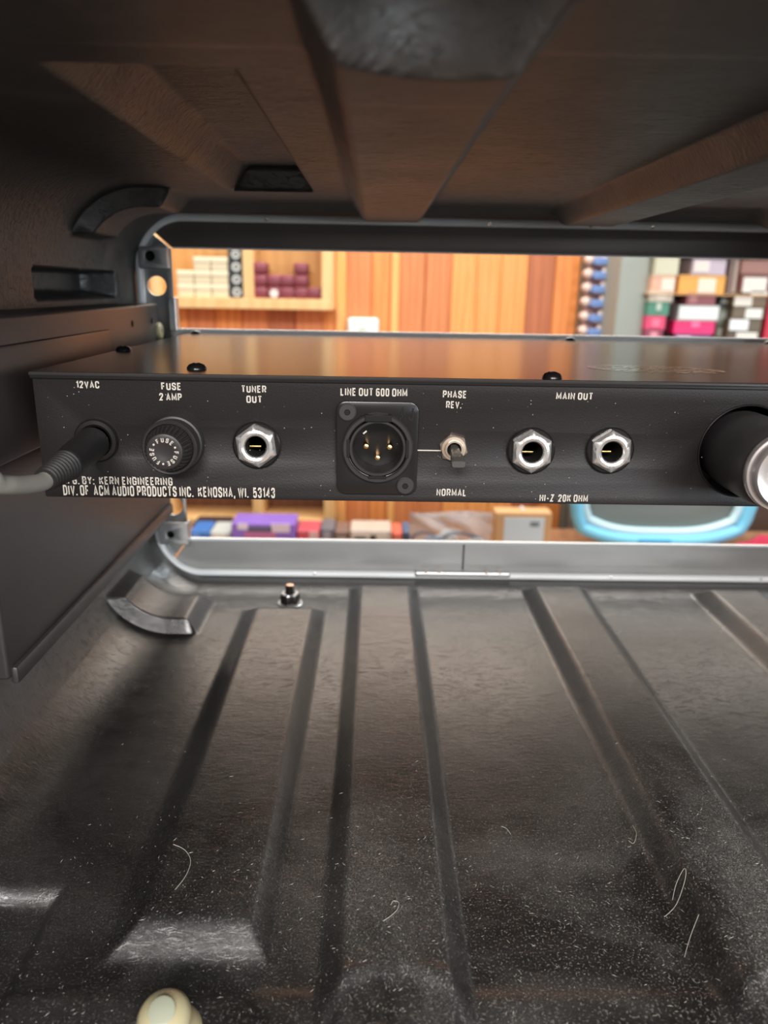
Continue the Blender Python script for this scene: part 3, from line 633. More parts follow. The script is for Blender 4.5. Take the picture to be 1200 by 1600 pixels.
# the far and near ends sweep in to meet the metal rims
sm = np.clip((yy-440)/28, 0, 1); sm = sm*sm*(3-2*sm); h = np.maximum(h, 0)*(1-0*sm)+np.minimum(h, 0)+sm*(3.8+6.0*np.abs(nx_))*(h < 9)
sn = np.clip((166-yy)/6, 0, 1); sn = sn*sn*(3-2*sn); 
dimple = np.zeros_like(h)
for cx_ in (7.5, 118, 228.5):
    rr = np.sqrt((px-cx_)**2+(yy-143)**2); dimple = np.maximum(dimple, soft((22-rr)/4)*flo)
    rr = np.sqrt((px-cx_-4)**2*1.0+np.maximum(0, yy-115)**2); dimple = np.maximum(dimple, soft((25-rr)/5)*cei)
h = h*(1-dimple*0.9*cei)+sn*1.0*(1-dimple)-dimple*(9*cei+1.3*flo)
VX = px+nx_*h; VZ = pz+nz_*h; VY = yy+0*h
V3 = np.stack([VX, VY, VZ], -1)
# vertex normals for seamless shading between the split parts
dS = np.roll(V3, -1, 0)-np.roll(V3, 1, 0); dY = np.gradient(V3, axis=1); NR = np.cross(dS, dY); NR /= np.linalg.norm(NR, axis=-1, keepdims=True)
inw = np.stack([np.broadcast_to(nx_, h.shape), 0*h, np.broadcast_to(nz_, h.shape)], -1)
NR *= np.sign(np.sum(NR*inw, -1, keepdims=True)+1e-9)
nS, nY = h.shape
idx = np.arange(nS*nY).reshape(nS, nY)
quad = np.stack([idx[:, :-1], np.roll(idx, -1, 0)[:, :-1], np.roll(idx, -1, 0)[:, 1:], idx[:, 1:]], -1)   # nS x nY-1 x 4
def patch(name, facemask, parent, m=M['shell']):
    q = quad[facemask].reshape(-1, 4)
    vv = V3.reshape(-1, 3); gn = np.cross(vv[q[:, 2]]-vv[q[:, 0]], vv[q[:, 3]]-vv[q[:, 1]])
    if np.mean(np.sum(gn*NR.reshape(-1, 3)[q[:, 0]], -1) > 0) < .5: q = q[:, ::-1]
    used, inv = np.unique(q, return_inverse=True); v = V3.reshape(-1, 3)[used]*MM; v[:, 2] += EYE
    off = origin(parent); v = v-np.array(off)
    me = bpy.data.meshes.new(name); n = len(q)
    me.vertices.add(len(v)); me.vertices.foreach_set('co', v.astype(np.float32).ravel())
    me.loops.add(4*n); me.loops.foreach_set('vertex_index', inv.astype(np.int32).ravel())
    me.polygons.add(n); me.polygons.foreach_set('loop_start', np.arange(0, 4*n, 4, dtype=np.int32)); me.update(calc_edges=True)
    me.polygons.foreach_set('use_smooth', np.ones(n, bool))
    me.normals_split_custom_set_from_vertices(NR.reshape(-1, 3)[used].astype(float).tolist())
    me.materials.append(m); o = bpy.data.objects.new(name, me); C.objects.link(o); o.parent = parent
    return o
fm = lambda vm: vm[:, :-1] | vm[:, 1:] | np.roll(vm, -1, 0)[:, :-1] | np.roll(vm, -1, 0)[:, 1:]
taken = np.zeros((nS, nY-1), bool)
zmid = np.broadcast_to(pz, h.shape)[:, :-1]; xmid = np.broadcast_to(px, h.shape)[:, :-1]
parts = []
ribfaces = []
for i in range(5):
    for k in (0, 1):
        mk_ = ribmask[2*i+k]
        if mk_ is None: continue
        f = fm(mk_ & (yy < 451) & (yy > 160)); ribfaces.append((k, f)); taken |= f
pk = []
for q in pocket: f = fm(q); pk.append(f); taken |= f
bot = (zmid < ZB+RC*.3) ; topm = (zmid > ZT-RC*.3); lef = ~bot & ~topm & (xmid < CX); rig = ~bot & ~topm & (xmid >= CX)
ob = patch('floor_panel', bot & ~taken, case); ot = patch('lid_panel', topm & ~taken, case, M['lid'])
patch('side_wall', lef & ~taken, case, M['lid']); patch('side_wall', rig & ~taken, case, M['lid'])
for k, f in ribfaces:
    patch('moulded_rib', f, ob if k == 0 else ot, M['shell' if k == 0 else 'lid'])
for f in pk: patch('sunken_panel', f, ot, M['lid'])
# outer body around the liner, with rounded corners, open at both ends
def ring_shell(name, x0, x1, z0, z1, r, thick, y0, y1, m, parent):
    o_ = rrect(x0, x1, z0, z1, r, 8); i_ = rrect(x0+thick, x1-thick, z0+thick, z1-thick, max(2, r-thick), 8); n = len(o_)
    vs = [(a, y0, b) for a, b in o_]+[(a, y1, b) for a, b in o_]+[(a, y0, b) for a, b in i_]+[(a, y1, b) for a, b in i_]
    fs = []
    for k in range(n):
        j = (k+1) % n
        fs += [(k, j, n+j, n+k), (2*n+k, 3*n+k, 3*n+j, 2*n+j), (k, 2*n+k, 2*n+j, j), (n+k, n+j, 3*n+j, 3*n+k)]
    return MB().add(vs, fs).build(name, m, parent)
ring_shell('outer_body', X0-24, X1+24, ZB-24, ZT+24, 56, 4, Y0-1.5, Y1+4, M['outer'], case)
ring_shell('rear_edge', X0-22, X1+22, ZB-22, ZT+22, 54, 25.0-3.2, Y0-1.6, Y0+0.4, M['outer'], case)
ring_shell('front_edge', X0-22, X1+22, ZB-22, ZT+22, 54, 26.5, Y1+1.2, Y1+3.0, M['outer'], case)

# ---- metal rim of the far opening
rim = MB()
OX0, OX1, OZ0, OZ1 = -139.5, 375.5, -182.0, 37.4
path = rrect(OX0, OX1, OZ0, OZ1, 27, 14)
vs = []; sec = [(2.4*math.cos(t), 2.6*math.sin(t)) for t in np.linspace(0, 2*PI, 12, endpoint=False)]
npth = len(path)
for k in range(npth):
    a, b = Vector(path[k-1]), Vector(path[(k+1) % npth]); t = (b-a).normalized(); nrm = Vector((t.y, -t.x))
    for (u, v) in sec: vs.append((path[k][0]+nrm.x*u, 468.5+v, path[k][1]+nrm.y*u))
fs = [(k*12+j, k*12+(j+1) % 12, ((k+1) % npth)*12+(j+1) % 12, ((k+1) % npth)*12+j) for k in range(npth) for j in range(12)]
rimt = thing('metal_rim', 'bright aluminium frame lining the far opening of the case', 'frame', (CX, 470, -184))
MB().add(vs, fs).build('rolled_lip', M['lip'], rimt)
# valance plates, mitred at the corners
IX0, IX1, IZ0, IZ1 = -121.0, 357.0, -160.0, 20.8
def arcpts(cx, cz, r, a0, a1, n=8): return [(cx+r*math.cos(a0+(a1-a0)*k/n), cz+r*math.sin(a0+(a1-a0)*k/n)) for k in range(n+1)]
rr = 26.0; g = 0.7
e = 1.5   # plates tuck under the lip
a_ = OX0+rr; c_ = OX1-rr
top_o = [(IX0+g, IZ1)]+arcpts(a_, OZ1-rr, rr-e, PI*.75-.03, PI/2, 6)+arcpts(c_, OZ1-rr, rr-e, PI/2, PI*.25+.03, 6)+[(IX1-g, IZ1)]
bot_o = [(IX0+g, IZ0)]+arcpts(a_, OZ0+rr, rr-e, PI*1.25+.03, PI*1.5, 6)+arcpts(c_, OZ0+rr, rr-e, PI*1.5, PI*1.75-.03, 6)+[(IX1-g, IZ0)]
plate('valance', top_o, [], 470, 1.6, M['alu_shaded'], rimt, bevel=0.25)
xm = 60.0
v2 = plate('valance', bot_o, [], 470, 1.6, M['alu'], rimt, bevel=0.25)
for xs in (xm,): MB().box(xs-.5, xs+.5, 469.5, 470.3, OZ0+3, IZ0-.3).build('seam', M['greyscrew'], v2, smooth=None)
MB().box(IX0+1, IX1-1, 469.2, 472.4, IZ0-.6, IZ0+1.2, .5).build('valance_edge', M['lip'], v2, smooth=None)
MB().box(IX0+1, IX1-1, 469.2, 472.4, IZ1-.6, IZ1+.3, .3).build('valance_edge', M['lip'], C.objects['valance'], smooth=None)
sidel = arcpts(a_, OZ1-rr, rr-e, PI, PI*.75+.03, 6)
left_o = [(IX0, IZ0+g)]+[(IX0, IZ1-g)]+sidel[::-1]+arcpts(a_, OZ0+rr, rr-e, PI, PI*1.25-.03, 6)
plate('side_flange', left_o, [circ(-130.5, -1.0, 5.6), circ(-129.0, -137.0, 6.2)], 470, 1.6, M['zinc'], rimt, bevel=0.25)
mir = lambda L_: [(2*CX-a, b) for a, b in L_]
plate('side_flange', mir(left_o), [circ(2*CX+130.5, -1.0, 5.6), circ(2*CX+129.0, -137.0, 6.2)], 470, 1.6, M['zinc'], rimt, bevel=0.25)
# riveted joiner sleeve on the bottom lip, and small pins on the lip
jn = MB().box(28, 91, 464.8, 472.5, OZ0-.4, OZ0+3.3, 1.0).build('joiner_sleeve', M['zinc'], rimt, smooth=None)
for xr in (35, 44, 75, 84):
    MB().lathe((xr, 466.3, OZ0+2.9), (0, -.3, 1), [(1.5, 0), (1.5, .5), (1.0, 1.0), (.1, 1.1)], 14).build('rivet', M['nickel'], jn)
for xr in (-38, 158, 258): MB().lathe((xr, 466.6, OZ0+.8), (0, -1, .2), [(1.1, 0), (1.0, .7), (.1, .9)], 12).build('rivet', M['zinc'], rimt)
for xr in (-64, 27+38, 124, 160, 235): MB().lathe((xr, 466.6, OZ1-.5), (0, -1, -.2), [(1.2, 0), (1.0, .8), (.1, 1.0)], 12).build('rivet', M['nickel'], rimt)
# corner brackets carrying the rack screws
def bracket(name, x0, x1, z0, z1, y0, y1, hole, hr, lab, m):
    b = plate(name, rrect(x0, x1, z0, z1, 1.0, 3), [circ(hole[0], hole[1], hr)], y0, 1.6, m, rimt, bevel=0.3)
    b['label'] = lab
    MB().lathe((hole[0], y0+1.4, hole[1]), (0, 1, 0), [(hr, 0), (hr, 3.2), (.1, 3.3)], 20, close=False).build('screw_hole', M['void'], b)
    for (sa, sb_) in ((x0, x0+1.2), (x1-1.2, x1)): MB().box(sa, sb_, y0+.5, y1, z0+.5, z1-.5, .3).build('bracket_wall', m, b, smooth=None)
    return b
bracket('corner_bracket', -138.5, -121.8, 8.5, 21, 464.5, 470.2, (-132.0, 15.6), 2.9, 'grey square bracket with a dark round hole', M['zinc'])
bracket('corner_bracket', -136.5, -118.5, -160.5, -145.5, 460.5, 470.2, (-129.6, -153.6), 2.4, 'zinc box bracket with a threaded hole', M['zinc'])
MB().box(-123.5, -119.0, 466, 474, -27, -7.5, .6).build('rail_strip', M['zinc'], rimt, smooth=None)

# ---- black side rail bolted along the left wall
rail = thing('side_rail', 'black side rail box running front to back on the left wall', 'rail', (-140, 360, -136))
rb = plate_o = None
MB().box(-151.5, -128, 241, 462, -136, -11, 1.6, seg=3).build('rail_body', M['rail_black'], rail)
MB().box(-128.4, -125.6, 241, 369, -60, -21, 0.9, seg=2).build('overlay_plate', M['rail_black'], rail)
MB().box(-129, -125.8, 243, 458, -138.5, -131.5, 1.4, seg=2).build('bottom_flange', M['rail_black'], rail)
for yh in (410, 446): MB().lathe((-128.3, yh, -20.2), (1, 0, 0), [(1.7, 0), (1.7, .5), (.1, .55)], 20).build('screw_hole', M['void'], rail)
wsh = MB().lathe((-128.2, 458, -26.5), (1, 0, 0), [(5.0, 0), (5.0, 1.4), (4.2, 2.2), (1.6, 2.4), (1.4, 1.6), (.1, 1.6)], 24).build('washer', M['nylon'], rail); wsh['label'] = 'pale round washer'

# ---- bolt on the floor near the rim
bl = thing('bolt', 'upright dark hex bolt with copper-coloured end behind the first floor rib', 'bolt', (-50.5, 432, ZB))
MB().lathe((-50.5, 432, ZB-.3), (0, 0, 1), [(8, 0), (8, 1.0), (7.4, 1.5), (4, 1.5)], 28).build('washer', M['zinc'], bl)
MB().lathe((-50.5, 432, ZB+1.1), (0, 0, 1), [(-6.1, 0), (-6.1, 4.6), (5.2, 5.6), (3, 5.6)], 36, rot=.3).build('hex_nut', M['darkbolt'], bl)
pr = [(2.9, 0)]
for k in range(9): pr += [(2.9, 4.5+k*.7), (2.5, 4.85+k*.7)]
MB().lathe((-50.5, 432, ZB+1.1), (0, 0, 1), pr+[(2.8, 11.0), (2.5, 11.3)], 24).build('threaded_end', M['darkbolt'], bl)
MB().lathe((-50.5, 432, ZB+12.3), (0, 0, 1), [(2.6, 0), (2.2, .4), (.1, .6)], 24).build('bolt_tip', M['copper'], bl)
MB().lathe((-50.5, 432, ZB+6.6), (0, 0, 1), [(-5.9, 0), (5.2, .8), (3.3, .9)], 36, rot=.3, close=False).build('nut_face', M['zinc'], bl)
# cream fastener at the near edge
cf = thing('nylon_fastener', 'cream translucent nylon fastener head near the front edge of the floor', 'fastener', (-52, 152, ZB))
MB().lathe((-52, 151, ZB-.5), (0, 0, 1), [(9, 0), (9, 1.5), (7.6, 3.2), (4.6, 4.4), (3.4, 4.4)], 32).build('flange', M['nylon'], cf)
MB().lathe((-52, 151, ZB+3.6), (0, -.3, 1), [(5.8, 0), (6.6, 2), (6.8, 4.2), (5.6, 6.4), (3.2, 7.6), (.1, 7.9)], 28).build('domed_head', M['nylon'], cf)
MB().lathe((-52, 148.3, ZB+11.2), (0, -.5, 1), [(3.4, 0), (2.6, .35), (.1, .4)], 20).build('dimple', mat('grey_green_nylon', rgb(182, 186, 164), 0.25), cf)

# ---- dust and lint on the floor
def floor_h(x, y):
    i = int(np.argmin(np.abs(P[:, 0]-x)+(P[:, 3] < .999)*1e6)); j = int(np.clip(round((y-Y0)/1.5), 0, nY-1)); return float(VZ[i, j])
flx = P[:, 0].copy(); flidx = np.where(P[:, 3] > .999)[0]; fx_sorted = P[flidx, 0]
def fh(x, y):
    i = flidx[min(len(flidx)-1, int(np.searchsorted(fx_sorted, x)))]; j = min(nY-1, max(0, int(round((y-Y0)/1.5)))); return float(VZ[i, j])
rnd = random.Random(11); vs, fs = [], []
for k in range(7500):
    y = 150+abs(rnd.gauss(0, 62)); x = rnd.uniform(-106, 200)
    if y > 380 or rnd.random() > .35+.65*min(1, max(0, (x+80)/140)): continue
    if rnd.random() > min(1, 1.25-(y-150)/170)*(0.45+0.55*(math.sin(x*.06+1)*math.sin(y*.09)+1)/2): continue
    z = fh(x, y)+.06; s = rnd.choice([.06, .08, .10, .13, .19]); a = rnd.uniform(0, PI); ln = s*rnd.choice([1, 1.4, 3, 5]); n = len(vs)
    c, d = math.cos(a), math.sin(a); bend = rnd.uniform(-.5, .5)*ln
    vs += [(x-c*ln, y-d*ln, z), (x-d*s*.5, y+c*s*.5, z+.05), (x+c*ln+d*bend, y+d*ln-c*bend, z+.12), (x+d*s*.5, y-c*s*.5, z), (x, y, z+s*.7)]
    fs += [(n, n+1, n+4), (n+1, n+2, n+4), (n+2, n+3, n+4), (n+3, n, n+4)]
du = MB().add(vs, fs).build('dust', M['lint'], None, (50, 200, ZB), smooth=None)
tag(du, 'pale lint and dust flecks scattered over the near floor of the case', 'dust', kind='stuff')
def fibre(pts, lab):
    P_ = []
    for (x, y) in pts: P_.append((x, y, fh(x, y)+.35))
    Q = []
    for i in range(len(P_)-1):
        p0 = P_[max(0, i-1)]; p1 = P_[i]; p2 = P_[i+1]; p3 = P_[min(len(P_)-1, i+2)]
        for t in (0, .25, .5, .75):
            Q.append(tuple(.5*((2*p1[c])+(-p0[c]+p2[c])*t+(2*p0[c]-5*p1[c]+4*p2[c]-p3[c])*t*t+(-p0[c]+3*p1[c]-3*p2[c]+p3[c])*t**3) for c in range(3)))
    Q.append(P_[-1]); o = MB().tube(Q, .10, 6).build('lint_fibre', M['lint'], None, P_[0]); tag(o, lab, 'fibre', 'single fibres lying on the case floor')
def pxf(L_):
    out = []
    for (x, y) in L_:
        v = at(x, y, 100); s = -184.0/v[2]; out.append((v[0]*s, 100*s))
    return out
fibre(pxf([(272, 1336), (290, 1345), (299, 1362), (292, 1385), (275, 1408)]), 'long curled pale hair above the sloped block at left')
fibre(pxf([(610, 1438), (614, 1432), (622, 1434), (621, 1444), (612, 1454), (598, 1464)]), 'hooked white fibre on the near end of the second rib')
fibre(pxf([(1052, 1398), (1056, 1385), (1066, 1378), (1068, 1390), (1058, 1405), (1040, 1418)]), 'looped pale fibre beside the foot of the third rib')
fibre(pxf([(990, 1278), (996, 1290), (992, 1304), (984, 1300)]), 'short curled fibre caught against the third rib')
fibre(pxf([(784, 1278), (792, 1281), (799, 1290)]), 'tiny bent fibre between second and third ribs')
fibre(pxf([(1072, 1480), (1080, 1455), (1090, 1440)]), 'faint straight fibre low on the third rib')

# ================================================================ THE DEVICE
DX0, DX1, DT, DB, DY = -112.0, 348.0, -27.9, -70.3, 250.0
dev = thing('rack_preamp', 'black one-unit rack device, its rear panel printed with white lettering', 'device', ((DX0+DX1)/2, 360, DB))
JX = [(-39.3, -51.2), (52.9, -51.7), (79.6, -51.2)]
XL = (1.2, -51.4); TG = (26.7, -51.2); BG = (125.7, -51.0); FU = (-66.4, -50.9); DC = (-92.8, -50.4)
pnl = plate('rear_panel', rrect(DX0, DX1, DB, DT-1.5, .6, 2), [circ(a, b, 5.2) for a, b in JX]+[circ(XL[0], XL[1], 10.6), circ(BG[0], BG[1], 16.0, 56), circ(DC[0], DC[1], 5.5)], DY, 1.4, M['panel'], dev, bevel=0.2)
MB().box(DX0-.8, DX1+.8, DY-1.0, 472, DT-1.4, DT, .45, seg=2).build('top_cover', M['cover'], dev, smooth=None)
MB().box(DX0-.6, DX1+.6, DY-.7, DY+.6, DT-2.3, DT-1.0, .3, seg=2).build('cover_lip', M['gloss'], dev, smooth=None)
MB().box(DX0, DX0+1.2, DY+1.4, 472, DB, DT-1.4, .3).build('side_plate', M['panel'], dev, smooth=None)
MB().box(DX1-1.2, DX1, DY+1.4, 472, DB, DT-1.4, .3).build('side_plate', M['panel'], dev, smooth=None)
MB().box(DX0+1.2, DX1-1.2, DY+1.4, 472, DB, DB+1.2, .3).build('bottom_plate', M['panel'], dev, smooth=None)
fp = MB().box(-122.8, 358.8, 473.2, 476.4, DB-1.2, -25.6, .4).build('faceplate', mat('silver_faceplate', (0.95, 0.95, 0.95, 1), 0.35, metal=0.1, spec=1.0), dev, smooth=None)
# domed screws of the cover
scr = None
for (sx, sy) in ((-61.8, 265.5), (59.4, 255.5), (-117.6+8.2, 335.5), (-107.0, 462), (116, 460), (180.5, 256), (236, 460), (301, 265)):
    if scr is None:
        scr = MB().lathe((sx, sy, DT-.2), (0, 0, 1), [(3.4, 0), (3.3, .8), (2.6, 1.7), (1.3, 2.2), (1.2, 1.5), (.1, 1.4)], 28).build('cover_screw', M['gloss'], dev); s0 = (sx, sy)
    else:
        c = scr.copy(); C.objects.link(c); c.location = scr.location+Vector(((sx-s0[0])*MM, (sy-s0[1])*MM, 0))
# white lettering
def pz_(x, y): q = at(x, y, DY); return q[0], q[2]
def label_text(items, name='lettering', parent=pnl, y=DY):
    vs, fs = [], []
    for (s, x0, x1, yt, yb) in items:
        yt += .3; a = pz_(x0, (yt+yb)/2); b = pz_(x1, (yt+yb)/2); t = pz_((x0+x1)/2, yt)[1]; bo = pz_((x0+x1)/2, yb)[1]
        co, ff = fit_text(s, a[0], b[0], bo, t, y); n = len(vs); vs += [tuple(c) for c in co]; fs += [tuple(i+n for i in f) for f in ff]
    return MB().add(vs, fs).build(name, M['white'], parent, smooth=None)
label_text([('12VAC', 119, 155, 595, 606.5)]); label_text([('FUSE', 252, 283, 597.5, 609.5), ('2 AMP', 249, 284, 614, 626)])
label_text([('TUNER', 377, 416, 602, 613.5), ('OUT', 385, 409.5, 618, 629.5)]); label_text([('LINE OUT 600 OHM', 532, 636.5, 606.3, 619)])
label_text([('PHASE', 692, 729, 610, 622), ('REV.', 697, 721, 626.5, 638)]); label_text([('MAIN OUT', 869, 926.5, 613, 624.5)])
label_text([('NORMAL', 682, 728.5, 763.5, 775)]); label_text([('HI-Z  20K OHM', 843, 918.5, 772.3, 784)])
label_text([('MFG. BY:  KERN ENGINEERING', 96, 269.5, 744.5, 757.5)]); label_text([('DIV. OF  ACM AUDIO PRODUCTS INC.  KENOSHA, WI.  53143', 99, 429.5, 759.5, 776.0)])
a = pz_(651, 703.5); b = pz_(694, 704)
MB().box(a[0], b[0]-1, DY-.08, DY+.05, a[1]-.2, a[1]+.2).build('printed_line', M['white'], pnl, smooth=None)
# jacks
def jack(x, z, rot):
    j = MB().lathe((x, DY, z), (0, -1, 0), [(5.3, 1.0), (5.3, -3), (8.0, -3), (8.0, -.0), (8.0, .9), (7.5, 1.25), (5.3, 1.25)], 40, close=False).build('phone_jack', M['gloss'], dev)
    prof = [(3.5, 3.0), (3.9, 3.6), (4.7, 3.9), (5.6, 3.7), (-7.0, 3.0), (-7.3, 2.6), (-7.3, 1.1), (3.5, 1.1), (3.5, 3.0)]
    MB().lathe((x, DY, z), (0, -1, 0), prof, 48, rot=rot, close=False).build('hex_nut', M['chrome'], j, smooth=20)
    MB().lathe((x, DY, z), (0, -1, 0), [(3.5, 3.1), (3.45, -20), (.1, -20.2)], 28, close=False).build('jack_bore', M['void'], j)
    MB().box(x-3.0, x+1.2, DY+1.5, DY+5, z-1.2, z-.6, .15).build('contact_spring', M['brass'], j, smooth=None)
for (x, z), rt in zip(JX, (0.12, 0.02, 0.06)): jack(x, z, rt)
# XLR connector
xo = plate('xlr_socket', rrect(-12.6, 14.6, -67.4, -35.9, 3.2, 6), [circ(XL[0], XL[1], 9.9, 48)], DY-1.6, 1.6, M['gloss'], dev, bevel=.3)
xo['label'] = 'three-pin line out socket'
MB().lathe((XL[0], DY-1.6, XL[1]), (0, -1, 0), [(10.1, -.2), (10.1, 1.0), (10.4, 1.3), (11.4, 1.3), (11.9, .8), (11.9, -.2)], 64, close=False).build('outer_ring', M['satin'], xo)
MB().lathe((XL[0], DY-1.6, XL[1]), (0, -1, 0), [(8.4, -9.5), (8.4, .5), (8.7, .8), (9.4, .8), (9.4, -10)], 64, close=False).build('inner_sleeve', M['satin'], xo)
MB().lathe((XL[0], DY-1.6, XL[1]), (0, -1, 0), [(10.2, -1.2), (9.4, -1.2)], 64, close=False).build('groove', M['void'], xo)
MB().lathe((XL[0], DY+8.5, XL[1]), (0, -1, 0), [(8.5, -.5), (8.5, .2), (.1, .2)], 48, close=False).build('pin_base', M['gloss'], xo)
for k in range(4):
    th = PI/2*k
    if k == 1: MB().box(XL[0]-4.6, XL[0]+4.6, DY-3.1, DY-1.2, XL[1]+8.9, XL[1]+11.4, .5).build('release_notch', M['void'], xo, smooth=None)
    else:
        cx_, cz_ = XL[0]+9.85*math.cos(th), XL[1]+9.85*math.sin(th); hh = 3.1
        MB().box(cx_-(.55 if k != 3 else hh), cx_+(.55 if k != 3 else hh), DY-3.05, DY-2.2, cz_-(hh if k != 3 else .55), cz_+(hh if k != 3 else .55), .2).build('slot', M['void'], xo, smooth=None)
for dx, dz in ((-3.9, 0.3), (4.0, .1), (0, -3.6)):
    MB().lathe((XL[0]+dx, DY+8.3, XL[1]+dz), (0, -1, 0), [(1.05, 0), (1.05, 8), (.8, 8.8), (.1, 9.1)], 20).build('contact_pin', M['brass'], xo)
MB().box(-3.9, -2.4, DY-.9, DY-.5, XL[1]+4.9, XL[1]+5.4, .05, ry=-.7).build('printed_mark', M['white'], xo, smooth=None)
for (sx, sz) in ((-9.0, -39.4), (10.7, -64.2)):
    s_ = MB().lathe((sx, DY-1.6, sz), (0, -1, 0), [(3.0, -.3), (3.0, .5), (2.6, .8), (1.0, .8), (.9, -.1), (.1, -.1)], 32).build('mounting_screw', M['greyscrew'], xo)
    MB().lathe((sx, DY-2.2, sz), (0, -1, 0), [(-.95, -.5), (-.95, .22), (.1, .22)], 24).build('hex_recess', M['void'], xo)
co, ff = fit_text('AJ', 8.2, 13.0, -42.0, -37.4, DY-1.6, .13, .18)
MB().add([tuple(c) for c in co], ff).build('embossed_mark', M['black'], xo, smooth=None)
# toggle switch
tg = MB().lathe((TG[0], DY, TG[1]), (0, -1, 0), [(2.9, 1.7), (3.2, 2.0), (4.0, 1.9), (-4.9, 1.3), (-4.9, 0), (2.9, 0), (2.9, 1.7)], 48, rot=.25, close=False).build('toggle_switch', M['nickel'], dev, smooth=20)
tg['label'] = 'phase reverse toggle with warm nickel nut and dark flat lever'
MB().lathe((TG[0], DY, TG[1]), (0, -1, 0), [(2.4, 0), (2.4, 3.4), (3.0, 3.4), (3.1, 2.7), (2.9, 2.3), (3.1, 1.9), (3.1, .5)], 32, close=False).build('threaded_bushing', M['nickel'], tg)
MB().lathe((TG[0], DY, TG[1]), (0, -1, 0), [(2.4, 0.5), (.1, .4)], 24, close=False).build('bushing_void', M['void'], tg)
vs = []; pth = [(TG[0], DY-1, TG[1]+.3, 1.2, 1.2), (TG[0]+.1, DY-6, TG[1]-.5, 1.6, 1.2), (TG[0]+.3, DY-12, TG[1]-1.7, 2.3, 1.25), (TG[0]+.35, DY-14.6, TG[1]-2.2, 2.45, 1.3), (TG[0]+.35, DY-15.1, TG[1]-2.3, 2.1, 1.0)]
mb = MB(); n = 24
for (x, y, z, a, b) in pth:
    for k in range(n):
        t = 2*PI*k/n; c, s = math.cos(t), math.sin(t); mb.v.append((x+a*math.copysign(abs(c)**.45, c), y, z+b*math.copysign(abs(s)**.45, s)))
for i in range(len(pth)-1):
    for k in range(n): mb.f.append((i*n+k, i*n+(k+1) % n, (i+1)*n+(k+1) % n, (i+1)*n+k))
mb.f.append(tuple(range((len(pth)-1)*n, len(pth)*n)))
MB.build(mb, 'lever', mat('grey_lever', (0.10, 0.092, 0.085, 1), 0.45, metal=.3), tg)
# fuse holder
fu = MB().lathe((FU[0], DY, FU[1]), (0, -1, 0), [(6, -.2), (9.6, -.2), (9.6, 1.8), (9.2, 2.4), (8.6, 2.6), (8.6, 7.0), (9.0, 7.4), (9.0, 8.6), (8.6, 9.0), (7.9, 8.8), (7.6, 8.0)], 56, close=False).build('fuse_holder', M['satin'], dev)
fu['label'] = 'knurled black fuse cap ringed with the word FUSE'
mb = MB(); nk = 30; prof = [(7.7, 8.0, .0), (7.3, 9.0, .42), (6.3, 13.4, .42), (5.9, 14.4, 0), (5.7, 14.8, 0), (5.3, 15.0, 0), (3.0, 15.0, 0), (2.2, 14.7, 0), (.1, 14.7, 0)]; n = nk*6
for (r, hh, kn) in prof:
    for k in range(n):
        t = 2*PI*k/n; w_ = kn*(1 if (k % 6) in (0, 1, 2) else -1)*.8
        mb.v.append((FU[0]+(r+w_)*math.cos(t), DY-hh, FU[1]+(r+w_)*math.sin(t)))
for i in range(len(prof)-1):
    for k in range(n): mb.f.append((i*n+k, i*n+(k+1) % n, (i+1)*n+(k+1) % n, (i+1)*n+k))
MB.build(mb, 'knurled_cap', M['satin'], fu)
def ring_text(s, cx, cz, y, R, h, a_mid, span, m):
    """letters standing on a circle, tops outwards, read clockwise"""
    vs, fs = [], []; L_ = len(s)
    for i, ch in enumerate(s):
        a = a_mid+span/2-span*(i+.5)/L_
        if ch == '.':
            dsc = MB().lathe((0, 0, 0), (0, -1, 0), [(.34, -.02), (.34, .1), (.01, .1)], 12); co = np.array(dsc.v)+np.array([0, 0, h/2]); ff = dsc.f
        else: co, ff = fit_text(ch, -h*.30, h*.30, 0, h, 0, .17, .1)
        n = len(vs)
        ph = a-PI/2
        for c in co:
            X, Z = c[0], c[2]+R
            vs.append((cx+X*math.cos(ph)-Z*math.sin(ph), y+c[1], cz+X*math.sin(ph)+Z*math.cos(ph)))
        fs += [tuple(i_+n for i_ in f) for f in ff]
    return vs, fs
mb = MB()
for k, am in enumerate((PI*.46, PI*.46-2*PI/3, PI*.46+2*PI/3)):
    mb.add(*ring_text('FUSE', FU[0], FU[1], DY-15.0, 3.15, 1.45, am, 1.62, None))
    mb.add(*ring_text('.', FU[0], FU[1], DY-15.0, 3.15, 1.45, am-PI/3, .2, None))
mb.build('ring_lettering', M['white'], fu, smooth=None)
# power inlet
MB().lathe((DC[0], DY, DC[1]), (0, -1, 0), [(4.6, -2), (7.3, -.2), (7.3, .8), (6.8, 1.5), (5.6, 1.7), (4.8, 1.2), (4.6, -2)], 40, close=False).build('power_inlet', M['gloss'], dev)
# large connector socket hole: collar behind the panel
cs = MB().lathe((BG[0], DY, BG[1]), (0, -1, 0), [(16.0, .15), (15.7, .35), (15.4, .1), (15.4, -24), (.1, -24)], 56, close=False).build('socket_well', M['black'], dev)
